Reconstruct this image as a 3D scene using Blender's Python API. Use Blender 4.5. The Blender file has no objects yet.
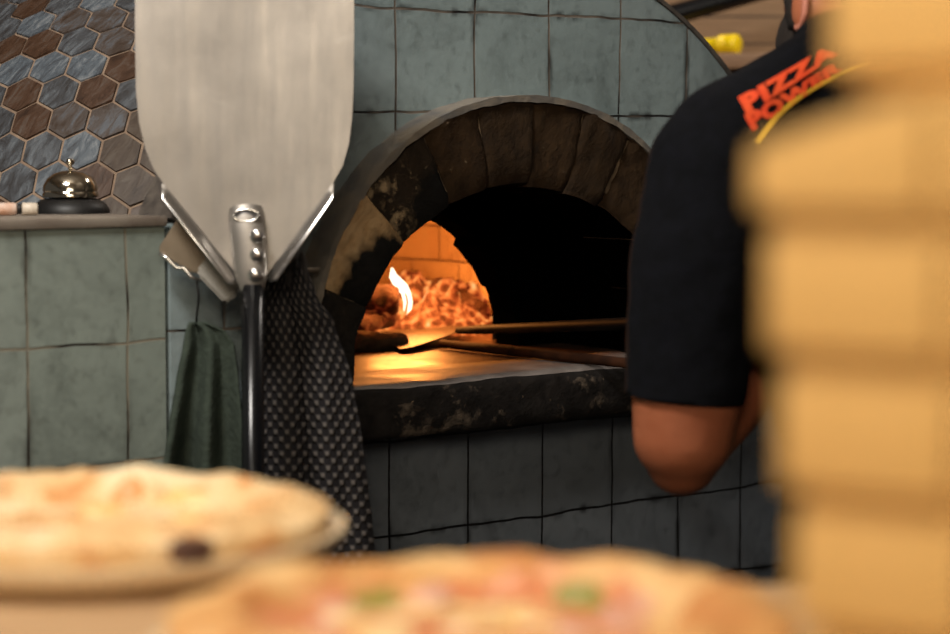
import bpy, bmesh, math, random
from mathutils import Vector, Matrix, noise
from mathutils.bvhtree import BVHTree
random.seed(7)
C = bpy.context.scene.collection
CAM_Z = 1.42
FPX = 2280.0
PITCH = math.atan((317 - 147) / FPX)

# ---------------------------------------------------------------- helpers
def ray(px, py):
    x = (px - 475) / FPX; y = -(py - 317) / FPX
    return Vector((x, math.cos(PITCH) + y * math.sin(PITCH), -math.sin(PITCH) + y * math.cos(PITCH)))

def spot(px, py, d):
    """a point of the place: measured direction and its distance in front of the camera (y)"""
    r = ray(px, py); s = d / r.y
    return Vector((r.x * s, d, CAM_Z + r.z * s))

def on_level(px, py, z):
    r = ray(px, py); s = z / r.z
    return Vector((r.x * s, r.y * s, CAM_Z + z))

def lin(c):
    c = c / 255.0
    return c / 12.92 if c <= 0.04045 else ((c + 0.055) / 1.055) ** 2.4

def rgb(r, g, b):
    return (lin(r), lin(g), lin(b), 1.0)

def link(o, parent=None):
    C.objects.link(o)
    if parent is not None:
        o.parent = parent
    return o

def tag(o, label=None, cat=None, group=None, kind=None):
    if label: o['label'] = label
    if cat: o['category'] = cat
    if group: o['group'] = group
    if kind: o['kind'] = kind
    return o

def thing(name, label, cat, loc=(0, 0, 0), rz=0.0, group=None):
    o = bpy.data.objects.new(name, None)
    o.empty_display_size = 0.05
    o.location = loc; o.rotation_euler = (0, 0, rz)
    link(o)
    return tag(o, label, cat, group)

def obj(name, bm, mats, parent=None, smooth=True, world=True):
    """bmesh -> one object.  world=True: bm is in world coordinates even when the parent is moved"""
    me = bpy.data.meshes.new(name)
    if parent is not None and world:
        bm.transform(parent_matrix(parent).inverted())
    bmesh.ops.recalc_face_normals(bm, faces=bm.faces)
    bm.to_mesh(me); bm.free()
    for m in (mats if isinstance(mats, (list, tuple)) else [mats]):
        me.materials.append(m)
    if smooth:
        for p in me.polygons: p.use_smooth = True
    o = bpy.data.objects.new(name, me)
    return link(o, parent)

def parent_matrix(p):
    m = Matrix.Translation(p.location) @ p.rotation_euler.to_matrix().to_4x4()
    return parent_matrix(p.parent) @ m if p.parent else m

def auto_smooth(o, deg=35):
    me = o.data
    bm = bmesh.new(); bm.from_mesh(me)
    for e in bm.edges:
        if len(e.link_faces) == 2 and e.calc_face_angle(0) > math.radians(deg):
            e.smooth = False
    bm.to_mesh(me); bm.free()
    return o

def box(bm, lo, hi, bevel=0.0, mat=0, M=None, seg=2):
    r = bmesh.ops.create_cube(bm, size=1.0)
    vs = r['verts']
    c = [(a + b) / 2 for a, b in zip(lo, hi)]; s = [b - a for a, b in zip(lo, hi)]
    for v in vs:
        v.co = Vector((c[0] + v.co.x * s[0], c[1] + v.co.y * s[1], c[2] + v.co.z * s[2]))
    fs = list({f for v in vs for f in v.link_faces})
    for f in fs: f.material_index = mat
    if bevel > 0:
        es = list({e for v in vs for e in v.link_edges})
        r = bmesh.ops.bevel(bm, geom=es, offset=bevel, segments=seg, affect='EDGES', profile=0.6)
        for f in r['faces']: f.material_index = mat
        vs = list({v for f in fs if f.is_valid for v in f.verts} | set(r['verts']))
    if M is not None:
        for v in vs: v.co = M @ v.co
    return vs

def prism(bm, pts, off, mat=0):
    """closed polygon (Vectors) pushed along off"""
    off = Vector(off)
    a = [bm.verts.new(p) for p in pts]; b = [bm.verts.new(Vector(p) + off) for p in pts]
    n = len(pts)
    fs = [bm.faces.new(a[::-1]), bm.faces.new(b)]
    for i in range(n):
        fs.append(bm.faces.new((a[i], a[(i + 1) % n], b[(i + 1) % n], b[i])))
    for f in fs: f.material_index = mat
    return a + b

def frames(pts):
    out = []
    for i, p in enumerate(pts):
        t = (pts[min(i + 1, len(pts) - 1)] - pts[max(i - 1, 0)]).normalized()
        up = Vector((0, 0, 1)) if abs(t.z) < 0.9 else Vector((1, 0, 0))
        s = t.cross(up).normalized(); out.append((s, s.cross(t).normalized()))
    return out

def tube(bm, pts, r, seg=16, flat=1.0, mat=0):
    pts = [Vector(p) for p in pts]; fr = frames(pts); rings = []
    for i, p in enumerate(pts):
        rr = r[i] if isinstance(r, (list, tuple)) else r
        s, u = fr[i]
        rings.append([bm.verts.new(p + s * math.cos(2 * math.pi * k / seg) * rr + u * math.sin(2 * math.pi * k / seg) * rr * flat) for k in range(seg)])
    for a, b in zip(rings, rings[1:]):
        for k in range(seg):
            f = bm.faces.new((a[k], a[(k + 1) % seg], b[(k + 1) % seg], b[k])); f.material_index = mat
    for rg, rev in ((rings[0], True), (rings[-1], False)):
        f = bm.faces.new(rg[::-1] if rev else rg); f.material_index = mat
    return rings

def lathe(bm, prof, seg=64, center=(0, 0, 0), mat=0, noise_fn=None):
    """prof: (radius, height) from axis to axis"""
    c = Vector(center); rings = []
    for r, h in prof:
        if r < 1e-6:
            rings.append([bm.verts.new(c + Vector((0, 0, h)))])
        else:
            rings.append([bm.verts.new(c + Vector((r * math.cos(2 * math.pi * k / seg), r * math.sin(2 * math.pi * k / seg), h))) for k in range(seg)])
    for a, b in zip(rings, rings[1:]):
        for k in range(seg):
            k2 = (k + 1) % seg
            if len(a) == 1 and len(b) == 1: continue
            if len(a) == 1: vs = (a[0], b[k2], b[k])
            elif len(b) == 1: vs = (a[k], a[k2], b[0])
            else: vs = (a[k], a[k2], b[k2], b[k])
            bm.faces.new(vs).material_index = mat
    return rings

def capsule(bm, p0, r0, p1, r1, seg=20, cap=6):
    p0, p1 = Vector(p0), Vector(p1)
    d = p1 - p0; L = d.length
    t = d.normalized() if L > 1e-6 else Vector((0, 0, 1))
    up = Vector((0, 0, 1)) if abs(t.z) < 0.9 else Vector((1, 0, 0))
    s = t.cross(up).normalized(); u = s.cross(t)
    st = []
    for i in range(cap + 1):
        a = math.pi / 2 * (1 - i / cap); st.append((p0 - t * r0 * math.sin(a), r0 * math.cos(a)))
    for i in range(cap + 1):
        a = math.pi / 2 * i / cap; st.append((p1 + t * r1 * math.sin(a), r1 * math.cos(a)))
    rings = []
    for c, r in st:
        if r < 1e-5: rings.append([bm.verts.new(c)])
        else: rings.append([bm.verts.new(c + (s * math.cos(2 * math.pi * k / seg) + u * math.sin(2 * math.pi * k / seg)) * r) for k in range(seg)])
    for a, b in zip(rings, rings[1:]):
        for k in range(seg):
            k2 = (k + 1) % seg
            if len(a) == 1: bm.faces.new((a[0], b[k2], b[k]))
            elif len(b) == 1: bm.faces.new((a[k], a[k2], b[0]))
            else: bm.faces.new((a[k], a[k2], b[k2], b[k]))

def ellipsoid(bm, c, rad, M=None, seg=28, rings=18):
    c = Vector(c); r = bmesh.ops.create_uvsphere(bm, u_segments=seg, v_segments=rings, radius=1.0)
    for v in r['verts']:
        q = Vector((v.co.x * rad[0], v.co.y * rad[1], v.co.z * rad[2]))
        v.co = c + (M @ q if M is not None else q)
    return r['verts']

def remesh(bm, voxel, smooth=6):
    """fuse overlapping closed shells into one continuous skin"""
    bmesh.ops.recalc_face_normals(bm, faces=bm.faces)
    me = bpy.data.meshes.new('fuse'); bm.to_mesh(me); bm.free()
    o = bpy.data.objects.new('fuse', me); C.objects.link(o)
    m = o.modifiers.new('r', 'REMESH'); m.mode = 'VOXEL'; m.voxel_size = voxel
    s = o.modifiers.new('s', 'SMOOTH'); s.iterations = smooth; s.factor = 0.5
    dg = bpy.context.evaluated_depsgraph_get()
    out = bmesh.new(); out.from_mesh(o.evaluated_get(dg).to_mesh())
    bpy.data.objects.remove(o); bpy.data.meshes.remove(me)
    return out

def nz(x, y=0.0, z=0.0, sc=1.0, seed=0.0):
    return noise.noise(Vector((x * sc + seed, y * sc - seed * 0.7, z * sc + seed * 1.3)))

# ---------------------------------------------------------------- materials
class NT:
    def __init__(s, name):
        s.m = bpy.data.materials.new(name); s.m.use_nodes = True
        s.t = s.m.node_tree; s.n = s.t.nodes; s.b = s.n['Principled BSDF']
        s.out = s.n['Material Output']
    def add(s, kind, **kw):
        n = s.n.new(kind)
        for k, v in kw.items():
            if k.startswith('i_'): n.inputs[k[2:].replace('_', ' ')].default_value = v
            else: setattr(n, k, v)
        return n
    def ln(s, a, b): s.t.links.new(a, b)
    def coord(s, which='Object'): return s.add('ShaderNodeTexCoord').outputs[which]
    def noise(s, sc, det=4, rough=0.55, vec=None, dist=0.0):
        n = s.add('ShaderNodeTexNoise'); n.inputs['Scale'].default_value = sc
        n.inputs['Detail'].default_value = det; n.inputs['Roughness'].default_value = rough
        n.inputs['Distortion'].default_value = dist
        s.ln(vec if vec is not None else s.coord(), n.inputs['Vector'])
        return n.outputs['Fac']
    def ramp(s, fac, stops, interp='LINEAR'):
        r = s.add('ShaderNodeValToRGB'); e = r.color_ramp.elements; r.color_ramp.interpolation = interp
        while len(e) < len(stops): e.new(0.5)
        for k, (p, c) in enumerate(stops):
            e[k].position = p; e[k].color = c if len(c) == 4 else (*c, 1)
        s.ln(fac, r.inputs['Fac']); return r.outputs['Color']
    def grey(s, fac, stops): return s.ramp(fac, [(p, (v, v, v, 1)) for p, v in stops])
    def mix(s, fac, a, b, mode='MIX'):
        m = s.add('ShaderNodeMix', data_type='RGBA', blend_type=mode)
        for sock, v in ((0, fac), (6, a), (7, b)):
            if isinstance(v, (int, float)): m.inputs[sock].default_value = v
            elif isinstance(v, tuple): m.inputs[sock].default_value = v
            else: s.ln(v, m.inputs[sock])
        return m.outputs[2]
    def math(s, op, a, b=0.0):
        m = s.add('ShaderNodeMath', operation=op)
        for i, v in enumerate((a, b)):
            if isinstance(v, (int, float)): m.inputs[i].default_value = v
            else: s.ln(v, m.inputs[i])
        return m.outputs[0]
    def bump(s, h, strength=0.3, dist=0.01):
        b = s.add('ShaderNodeBump'); b.inputs['Strength'].default_value = strength
        b.inputs['Distance'].default_value = dist
        s.ln(h, b.inputs['Height']); s.ln(b.outputs['Normal'], s.b.inputs['Normal']); return b
    def base(s, c):
        if isinstance(c, tuple): s.b.inputs['Base Color'].default_value = c
        else: s.ln(c, s.b.inputs['Base Color'])
    def set(s, **kw):
        for k, v in kw.items():
            k = k.replace('_', ' ')
            if isinstance(v, (int, float, tuple)): s.b.inputs[k].default_value = v
            else: s.ln(v, s.b.inputs[k])
        return s

def plain(name, c, rough=0.6, metal=0.0, c2=None, sc=30.0, bump=0.0, spec=0.5, det=4):
    n = NT(name)
    if c2 is None: n.base(c)
    else: n.base(n.mix(n.grey(n.noise(sc, det), [(0.35, 0), (0.65, 1)]), c, c2))
    n.set(Roughness=rough, Metallic=metal, Specular_IOR_Level=spec)
    if bump: n.bump(n.noise(sc * 2, 3), bump, 0.004)
    return n.m

def tile_mat(name, ou, oz, w, h, ca, cb, grout, stain):
    """handmade glazed square tiles laid in a straight grid over the object's own x / z"""
    n = NT(name)
    co = n.coord(); sp = n.add('ShaderNodeSeparateXYZ'); n.ln(co, sp.inputs[0])
    cmb = n.add('ShaderNodeCombineXYZ')
    wob = n.noise(7.0, 2); wob2 = n.noise(9.0, 2, vec=co)
    n.ln(n.math('ADD', n.math('SUBTRACT', sp.outputs['X'], ou), n.math('MULTIPLY', n.math('SUBTRACT', wob, 0.5), 0.010)), cmb.inputs[0])
    n.ln(n.math('ADD', n.math('SUBTRACT', sp.outputs['Z'], oz), n.math('MULTIPLY', n.math('SUBTRACT', wob2, 0.5), 0.012)), cmb.inputs[1])
    br = n.add('ShaderNodeTexBrick', offset=0.0, squash=1.0)
    n.ln(cmb.outputs[0], br.inputs['Vector'])
    for k, v in (('Scale', 1.0), ('Mortar Size', 0.0018), ('Mortar Smooth', 0.35), ('Bias', 0.0), ('Brick Width', w), ('Row Height', h)):
        br.inputs[k].default_value = v
    br.inputs['Color1'].default_value = ca; br.inputs['Color2'].default_value = cb; br.inputs['Mortar'].default_value = grout
    wide = n.add('ShaderNodeTexBrick', offset=0.0, squash=1.0)
    n.ln(cmb.outputs[0], wide.inputs['Vector'])
    for k, v in (('Scale', 1.0), ('Mortar Size', 0.010), ('Mortar Smooth', 1.0), ('Bias', 0.0), ('Brick Width', w), ('Row Height', h)):
        wide.inputs[k].default_value = v
    cloud = n.noise(14.0, 5, 0.6, dist=0.6)
    c = n.mix(n.grey(cloud, [(0.35, 0.0), (0.7, 0.55)]), br.outputs['Color'], tuple(min(1, x * 1.35) for x in ca[:3]) + (1,))
    c = n.mix(n.grey(n.noise(8.5, 5, 0.65, dist=1.0), [(0.46, 0.0), (0.68, 0.55)]), c, tuple(x * 0.55 for x in ca[:3]) + (1,))
    c = n.mix(n.grey(n.noise(130, 2), [(0.5, 0), (0.8, 0.35)]), c, tuple(min(1, x * 1.4) for x in ca[:3]) + (1,))
    # drips and soot that gather along some of the joints
    mp = n.add('ShaderNodeMapping'); mp.inputs['Scale'].default_value = (34, 34, 7); n.ln(co, mp.inputs[0])
    drip = n.noise(1.0, 4, 0.6, vec=mp.outputs[0])
    patch = n.grey(n.noise(6.0, 3), [(0.40, 0), (0.56, 1)])
    st = n.math('MULTIPLY', n.math('MULTIPLY', n.grey(drip, [(0.45, 0), (0.58, 1)]), wide.outputs['Fac']), patch)
    c = n.mix(n.math('MULTIPLY', st, 0.9), c, stain)
    c = n.mix(n.math('MULTIPLY', n.grey(n.noise(60, 3), [(0.52, 0), (0.7, 1)]), 0.25), c, stain)
    c = n.mix(br.outputs['Fac'], c, n.mix(n.grey(n.noise(11, 2), [(0.42, 0), (0.6, 1)]), grout, stain))
    n.base(c)
    n.set(Roughness=n.grey(n.noise(40, 3), [(0.3, 0.42), (0.7, 0.62)]), Specular_IOR_Level=0.25)
    hgt = n.math('ADD', n.math('MULTIPLY', br.outputs['Fac'], -1.0), n.math('MULTIPLY', n.noise(18, 3), 0.8))
    n.bump(hgt, 0.5, 0.003)
    return n.m

SOOT = rgb(10, 9, 8)
M_TILE = tile_mat('glazed_tile_facade', -0.176, 0.0435, 0.1316, 0.1300, rgb(138, 154, 156), rgb(154, 166, 168), rgb(128, 118, 108), rgb(30, 27, 26))
M_TILE_B = tile_mat('glazed_tile_base', -0.187, -0.4955, 0.1314, 0.1240, rgb(104, 110, 116), rgb(126, 132, 138), rgb(24, 22, 22), rgb(16, 15, 15))
M_TILE_L = tile_mat('glazed_tile_counter', -0.705, -0.2250, 0.1305, 0.1400, rgb(138, 148, 140), rgb(154, 163, 156), rgb(140, 132, 116), rgb(48, 42, 36))
def hexm(name, a, b, c3):
    n = NT(name)
    mp = n.add('ShaderNodeMapping'); mp.inputs['Rotation'].default_value = (0.4, 0.9, 0.3); mp.inputs['Scale'].default_value = (1, 3.2, 1)
    n.ln(n.coord(), mp.inputs[0])
    f = n.noise(26, 6, 0.7, vec=mp.outputs[0], dist=0.8)
    n.base(n.ramp(f, [(0.32, a), (0.5, b), (0.68, c3)]))
    n.set(Roughness=0.5, Specular_IOR_Level=0.3); n.bump(f, 0.3, 0.003)
    return n.m
M_HEX = [hexm('hex_slate', rgb(46, 42, 40), rgb(74, 76, 80), rgb(108, 114, 120)),
         hexm('hex_brown', rgb(48, 32, 22), rgb(76, 54, 40), rgb(92, 80, 72)),
         hexm('hex_blue', rgb(58, 58, 62), rgb(88, 96, 104), rgb(134, 138, 142)),
         hexm('hex_mixed', rgb(60, 46, 36), rgb(80, 72, 68), rgb(96, 102, 110))]
M_HEXGROUT = plain('hex_grout', rgb(150, 128, 108), 0.9, c2=rgb(124, 104, 88), sc=40)
M_NECK = hexm('neck_stone', rgb(50, 38, 30), rgb(72, 58, 46), rgb(92, 82, 72))
M_RIM = plain('arch_rim_mortar', rgb(100, 98, 96), 0.85, c2=rgb(138, 128, 114), sc=26, bump=0.5)
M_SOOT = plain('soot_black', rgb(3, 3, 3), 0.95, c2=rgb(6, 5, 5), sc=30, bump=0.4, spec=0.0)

def stone_mat(name, brown, brown2, beige, thr, burn=None):
    n = NT(name)
    big = n.noise(9, 5, 0.62, dist=0.5); fine = n.noise(46, 6, 0.7)
    c = n.mix(n.grey(fine, [(0.35, 0), (0.7, 1)]), brown, brown2)
    c = n.mix(n.grey(n.math('ADD', n.math('MULTIPLY', big, 0.7), n.math('MULTIPLY', fine, 0.3)), [(thr, 0), (thr + 0.07, 1)]), c, beige)
    c = n.mix(n.grey(n.noise(90, 3), [(0.70, 0), (0.76, 0.7)]), c, rgb(150, 130, 105))
    if burn:
        mp = n.add('ShaderNodeMapping'); mp.inputs['Location'].default_value = (-burn[0], 0, -burn[1]); mp.inputs['Scale'].default_value = (1, 0, 1); n.ln(n.coord(), mp.inputs[0])
        ln_ = n.add('ShaderNodeVectorMath', operation='LENGTH'); n.ln(mp.outputs[0], ln_.inputs[0])
        q = n.math('ADD', ln_.outputs['Value'], n.math('MULTIPLY', n.math('SUBTRACT', n.noise(30, 5), 0.5), 0.05))
        c = n.mix(n.grey(q, [(burn[2] - 0.008, 1), (burn[2] + 0.008, 0)]), c, rgb(20, 18, 15))
    n.base(c); n.set(Roughness=0.85, Specular_IOR_Level=0.25)
    n.bump(n.math('ADD', fine, n.math('MULTIPLY', big, 0.6)), 0.7, 0.008)
    return n.m
M_ST_DARK = stone_mat('arch_stone_sooted', rgb(40, 28, 16), rgb(62, 45, 26), rgb(110, 86, 56), 0.66)
M_ST_MID = stone_mat('arch_stone_brown', rgb(46, 32, 18), rgb(68, 49, 28), rgb(26, 20, 14), 0.55)
M_ST_BLACK = stone_mat('arch_stone_burnt', rgb(24, 21, 18), rgb(42, 36, 29), rgb(190, 154, 108), 0.55)
M_ST_BEIGE = stone_mat('arch_stone_beige', rgb(190, 152, 106), rgb(214, 180, 134), rgb(110, 86, 60), 0.62, (-0.226, -0.178, 0.075))
M_ST_PATCH = stone_mat('arch_stone_patchy', rgb(40, 32, 24), rgb(58, 46, 34), rgb(176, 152, 118), 0.47, (-0.125, -0.085, 0.062))
M_LIP = stone_mat('hearth_stone', rgb(24, 21, 20), rgb(46, 41, 38), rgb(120, 106, 92), 0.555)

def hearth_mat():
    n = NT('hearth_ash_top')
    f = n.noise(16, 5, 0.6)
    n.base(n.ramp(f, [(0.3, rgb(110, 100, 96)), (0.7, rgb(150, 140, 134))]))
    n.set(Roughness=n.grey(f, [(0.3, 0.45), (0.7, 0.7)])); n.bump(n.noise(50, 4), 0.25, 0.003)
    return n.m
M_ASHTOP = hearth_mat()
def floor_mat():
    n = NT('oven_floor_stone')
    br = n.add('ShaderNodeTexBrick', offset=0.0); n.ln(n.coord(), br.inputs['Vector'])
    for k, v in (('Scale', 1.0), ('Mortar Size', 0.002), ('Brick Width', 0.20), ('Row Height', 0.20)): br.inputs[k].default_value = v
    br.inputs['Color1'].default_value = rgb(84, 62, 48); br.inputs['Color2'].default_value = rgb(98, 74, 58); br.inputs['Mortar'].default_value = rgb(30, 22, 18)
    n.base(n.mix(n.grey(n.noise(22, 5), [(0.45, 0), (0.7, 0.7)]), br.outputs['Color'], rgb(60, 46, 38)))
    n.set(Roughness=n.grey(n.noise(14, 4), [(0.3, 0.30), (0.7, 0.55)]), Specular_IOR_Level=0.16); n.bump(n.noise(30, 4), 0.12, 0.003)
    return n.m
M_OVENFLOOR = floor_mat()
def brick_mat():
    n = NT('chamber_fire_brick')
    br = n.add('ShaderNodeTexBrick', offset=0.5); n.ln(n.coord('UV'), br.inputs['Vector'])
    for k, v in (('Scale', 1.0), ('Mortar Size', 0.0016), ('Mortar Smooth', 0.3), ('Brick Width', 0.115), ('Row Height', 0.058)): br.inputs[k].default_value = v
    br.inputs['Color1'].default_value = rgb(206, 178, 140); br.inputs['Color2'].default_value = rgb(186, 154, 118); br.inputs['Mortar'].default_value = rgb(60, 40, 28)
    n.base(n.mix(n.grey(n.noise(20, 5), [(0.5, 0), (0.75, 0.5)]), br.outputs['Color'], rgb(120, 88, 62)))
    n.set(Roughness=0.9)
    n.bump(n.math('ADD', n.math('MULTIPLY', br.outputs['Fac'], -1), n.math('MULTIPLY', n.noise(40, 4), 0.5)), 0.6, 0.005)
    return n.m
M_BRICK = brick_mat()

def ember_mat(name, sc, strength, lo):
    n = NT(name)
    f = n.noise(sc, 6, 0.72, dist=0.4); v = n.add('ShaderNodeTexVoronoi'); v.inputs['Scale'].default_value = sc * 0.8
    n.ln(n.coord(), v.inputs['Vector'])
    g = n.math('ADD', n.math('MULTIPLY', f, 0.75), n.math('MULTIPLY', v.outputs['Distance'], 0.4))
    col = n.ramp(g, [(lo, (0.004, 0.0005, 0.0, 1)), (lo + 0.08, (0.18, 0.012, 0.004, 1)), (lo + 0.17, (0.85, 0.17, 0.03, 1)), (lo + 0.28, (1.0, 0.42, 0.10, 1)), (lo + 0.42, (1.0, 0.72, 0.34, 1))])
    n.base(rgb(60, 36, 24)); n.set(Roughness=0.95)
    n.ln(col, n.b.inputs['Emission Color']); n.b.inputs['Emission Strength'].default_value = strength
    n.bump(g, 0.9, 0.01)
    return n.m
M_EMBER = ember_mat('glowing_embers', 85, 0.95, 0.45)
M_LOGHOT = ember_mat('burning_log_bark', 60, 0.35, 0.56)
M_LOGCOLD = plain('charred_log_bark', rgb(150, 120, 86), 0.95, c2=rgb(80, 60, 42), sc=34, bump=1.0)
def flame_mat():
    n = NT('flame'); n.n.remove(n.b)
    e = n.add('ShaderNodeEmission'); e.inputs['Color'].default_value = (1.0, 0.78, 0.50, 1); e.inputs['Strength'].default_value = 3.2
    n.ln(e.outputs[0], n.out.inputs['Surface']); return n.m
M_FLAME = flame_mat()

def alu_mat():
    n = NT('brushed_aluminium')
    mp = n.add('ShaderNodeMapping'); mp.inputs['Scale'].default_value = (60, 60, 3); n.ln(n.coord(), mp.inputs[0])
    st = n.noise(1.0, 5, 0.6, vec=mp.outputs[0]); cl = n.noise(9, 5, 0.6)
    c = n.ramp(cl, [(0.3, rgb(140, 134, 127)), (0.7, rgb(172, 165, 157))])
    c = n.mix(n.grey(n.noise(16, 6, 0.7, dist=1.2), [(0.62, 0), (0.72, 0.35)]), c, rgb(200, 196, 188))
    n.base(n.mix(n.math('MULTIPLY', st, 0.25), c, rgb(140, 134, 128)))
    n.set(Metallic=0.75, Roughness=n.grey(st, [(0.3, 0.42), (0.7, 0.58)])); n.bump(st, 0.08, 0.002)
    return n.m
M_ALU = alu_mat()
M_STEEL = plain('polished_steel', rgb(215, 212, 208), 0.22, 0.95)
M_CHROME = plain('bell_chrome', rgb(225, 215, 196), 0.10, 1.0)
M_BLACKMETAL = plain('black_metal', rgb(10, 11, 14), 0.24, 0.0, spec=0.4)
M_BLACKPLASTIC = plain('black_plastic', rgb(18, 17, 17), 0.5)
M_BLADE = plain('fire_blade_metal', rgb(84, 70, 58), 0.55, 0.3, c2=rgb(60, 50, 42), sc=30)
M_BEIGEMETAL = plain('dull_beige_metal', rgb(136, 122, 104), 0.45, 0.35, c2=rgb(120, 106, 88), sc=24)
M_GREYBLOCK = plain('pale_grey_rubber', rgb(160, 156, 148), 0.6, c2=rgb(148, 144, 136), sc=60)
M_WOODPOLE = plain('pale_wood_pole', rgb(66, 38, 22), 0.8, c2=rgb(42, 24, 15), sc=30, bump=0.3, spec=0.1)
M_YELLOW = plain('yellow_plastic', rgb(245, 210, 12), 0.4, c2=rgb(250, 216, 28), sc=12)
M_LEDGE = plain('ledge_stone', rgb(150, 140, 128), 0.55, c2=rgb(118, 106, 96), sc=14, bump=0.2)

def plank_mat(name, a, b, h=None, axis='Z'):
    n = NT(name)
    co = n.coord(); mp = n.add('ShaderNodeMapping'); mp.inputs['Scale'].default_value = (3, 12, 40); n.ln(co, mp.inputs[0])
    g = n.noise(1.0, 6, 0.65, vec=mp.outputs[0], dist=0.6)
    c = n.ramp(g, [(0.3, a), (0.7, b)])
    if h:
        sp = n.add('ShaderNodeSeparateXYZ'); n.ln(co, sp.inputs[0])
        fr = n.math('FRACT', n.math('DIVIDE', n.math('SUBTRACT', sp.outputs[axis], 0.03), h))
        line = n.math('LESS_THAN', fr, 0.06)
        c = n.mix(line, c, rgb(24, 16, 12)); n.bump(n.math('MULTIPLY', line, -1), 0.8, 0.006)
    n.base(c); n.set(Roughness=0.6); return n.m
M_PLANK = plank_mat('wall_planks', rgb(122, 94, 66), rgb(150, 118, 86), 0.055)
M_SHELF = plank_mat('shelf_wood', rgb(116, 86, 60), rgb(146, 110, 80))
M_COUNTER = plank_mat('counter_wood', rgb(176, 138, 98), rgb(200, 164, 122))
M_FLOOR = tile_mat('floor_tiles', 0, 0, 0.3, 0.3, rgb(90, 84, 78), rgb(100, 94, 88), rgb(60, 56, 52), rgb(40, 36, 34))
M_CEIL = plain('ceiling_paint', rgb(190, 184, 176), 0.9)

M_SHIRT = plain('navy_black_cotton', rgb(8, 9, 13), 0.95, c2=rgb(12, 13, 19), sc=60, bump=0.25, spec=0.15)
M_RED = plain('shirt_print_red', rgb(232, 66, 24), 0.8, c2=rgb(240, 86, 36), sc=40)
M_YPRINT = plain('shirt_print_yellow', rgb(226, 176, 44), 0.8)
M_TROUSER = plain('black_trouser_cloth', rgb(12, 11, 11), 0.95, spec=0.1)
M_SHOE = plain('black_shoe_leather', rgb(16, 15, 15), 0.5)
def skin_mat():
    n = NT('skin'); f = n.noise(24, 4)
    n.base(n.ramp(f, [(0.3, rgb(160, 90, 58)), (0.7, rgb(176, 104, 70))]))
    n.set(Roughness=0.55, Subsurface_Weight=0.08, Subsurface_Radius=(0.02, 0.008, 0.004), Subsurface_Scale=0.3); n.bump(n.noise(120, 3), 0.08, 0.002)
    return n.m
M_SKIN = skin_mat()
M_HAIR = plain('dark_brown_hair', rgb(22, 15, 11), 0.8, c2=rgb(40, 28, 20), sc=160, bump=0.8)

def kraft_mat():
    n = NT('kraft_card'); f = n.noise(8, 4); fine = n.noise(220, 3)
    c = n.ramp(f, [(0.3, rgb(212, 172, 106)), (0.7, rgb(222, 182, 118))])
    n.base(n.mix(n.math('MULTIPLY', fine, 0.25), c, rgb(196, 154, 94))); n.set(Roughness=0.75, Specular_IOR_Level=0.3); n.bump(fine, 0.1, 0.001)
    return n.m
M_KRAFT = kraft_mat()
M_PLATE = plain('cream_stoneware', rgb(226, 206, 172), 0.35, c2=rgb(216, 194, 158), sc=8)

def crust_mat(name, pale, gold, brown, spots, seed):
    n = NT(name)
    mp = n.add('ShaderNodeMapping'); mp.inputs['Location'].default_value = (seed, seed * 0.6, 0); n.ln(n.coord(), mp.inputs[0])
    a = n.noise(15, 4, 0.55, vec=mp.outputs[0]); b = n.noise(30, 4, 0.6, vec=mp.outputs[0], dist=0.5); d = n.noise(11, 3, 0.5, vec=mp.outputs[0])
    c = n.ramp(a, [(0.36, pale), (0.56, gold), (0.72, brown)])
    c = n.mix(n.grey(b, [(0.54, 0), (0.66, 0.85)]), c, brown)
    c = n.mix(n.grey(d, [(spots, 0), (spots + 0.05, 1)]), c, rgb(48, 28, 18))
    n.base(c); n.set(Roughness=0.6, Specular_IOR_Level=0.35); n.bump(b, 0.3, 0.004)
    return n.m
M_CRUST_A = crust_mat('pale_pizza_crust', rgb(238, 214, 172), rgb(230, 190, 134), rgb(204, 128, 58), 0.76, 3.1)
M_CRUST_B = crust_mat('golden_pizza_crust', rgb(228, 186, 128), rgb(216, 160, 96), rgb(186, 116, 60), 0.76, 8.4)
M_CHEESE = plain('melted_cheese', rgb(246, 226, 176), 0.4, c2=rgb(236, 190, 110), sc=30, bump=0.3)
M_SAUCE = plain('tomato_sauce', rgb(206, 116, 72), 0.45, c2=rgb(222, 160, 108), sc=28, bump=0.3)
M_HAM = plain('ham_slice_pink', rgb(206, 146, 124), 0.5, c2=rgb(222, 176, 152), sc=40)
M_GREEN = plain('green_pepper_skin', rgb(156, 148, 62), 0.4, c2=rgb(130, 130, 56), sc=40)
M_SPOT = plain('browned_cheese', rgb(212, 146, 78), 0.5, c2=rgb(224, 168, 104), sc=40)
M_CHAR = plain('burnt_blister', rgb(52, 30, 20), 0.8, c2=rgb(84, 50, 30), sc=60)

# ---------------------------------------------------------------- the oven's own frame
TH = math.radians(40.8)
T = Vector((math.cos(TH), math.sin(TH), 0)); NRM = Vector((math.sin(TH), -math.cos(TH), 0))
O3 = Vector((0.033, 3.0, CAM_Z))
def wl(u, n, z):                    # along the facade, out of the facade, height from eye level
    return O3 + T * u + NRM * n + Vector((0, 0, z))
def L(u, n, z): return Vector((u, -n, z))

oven = thing('pizza_oven', 'wood-fired oven with grey-green tiled front, dark stone arch and hexagon-tiled dome', 'oven', O3, TH)
def oobj(name, bm, m, parent=oven, smooth=True): return obj(name, bm, m, parent, smooth, world=False)

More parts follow.
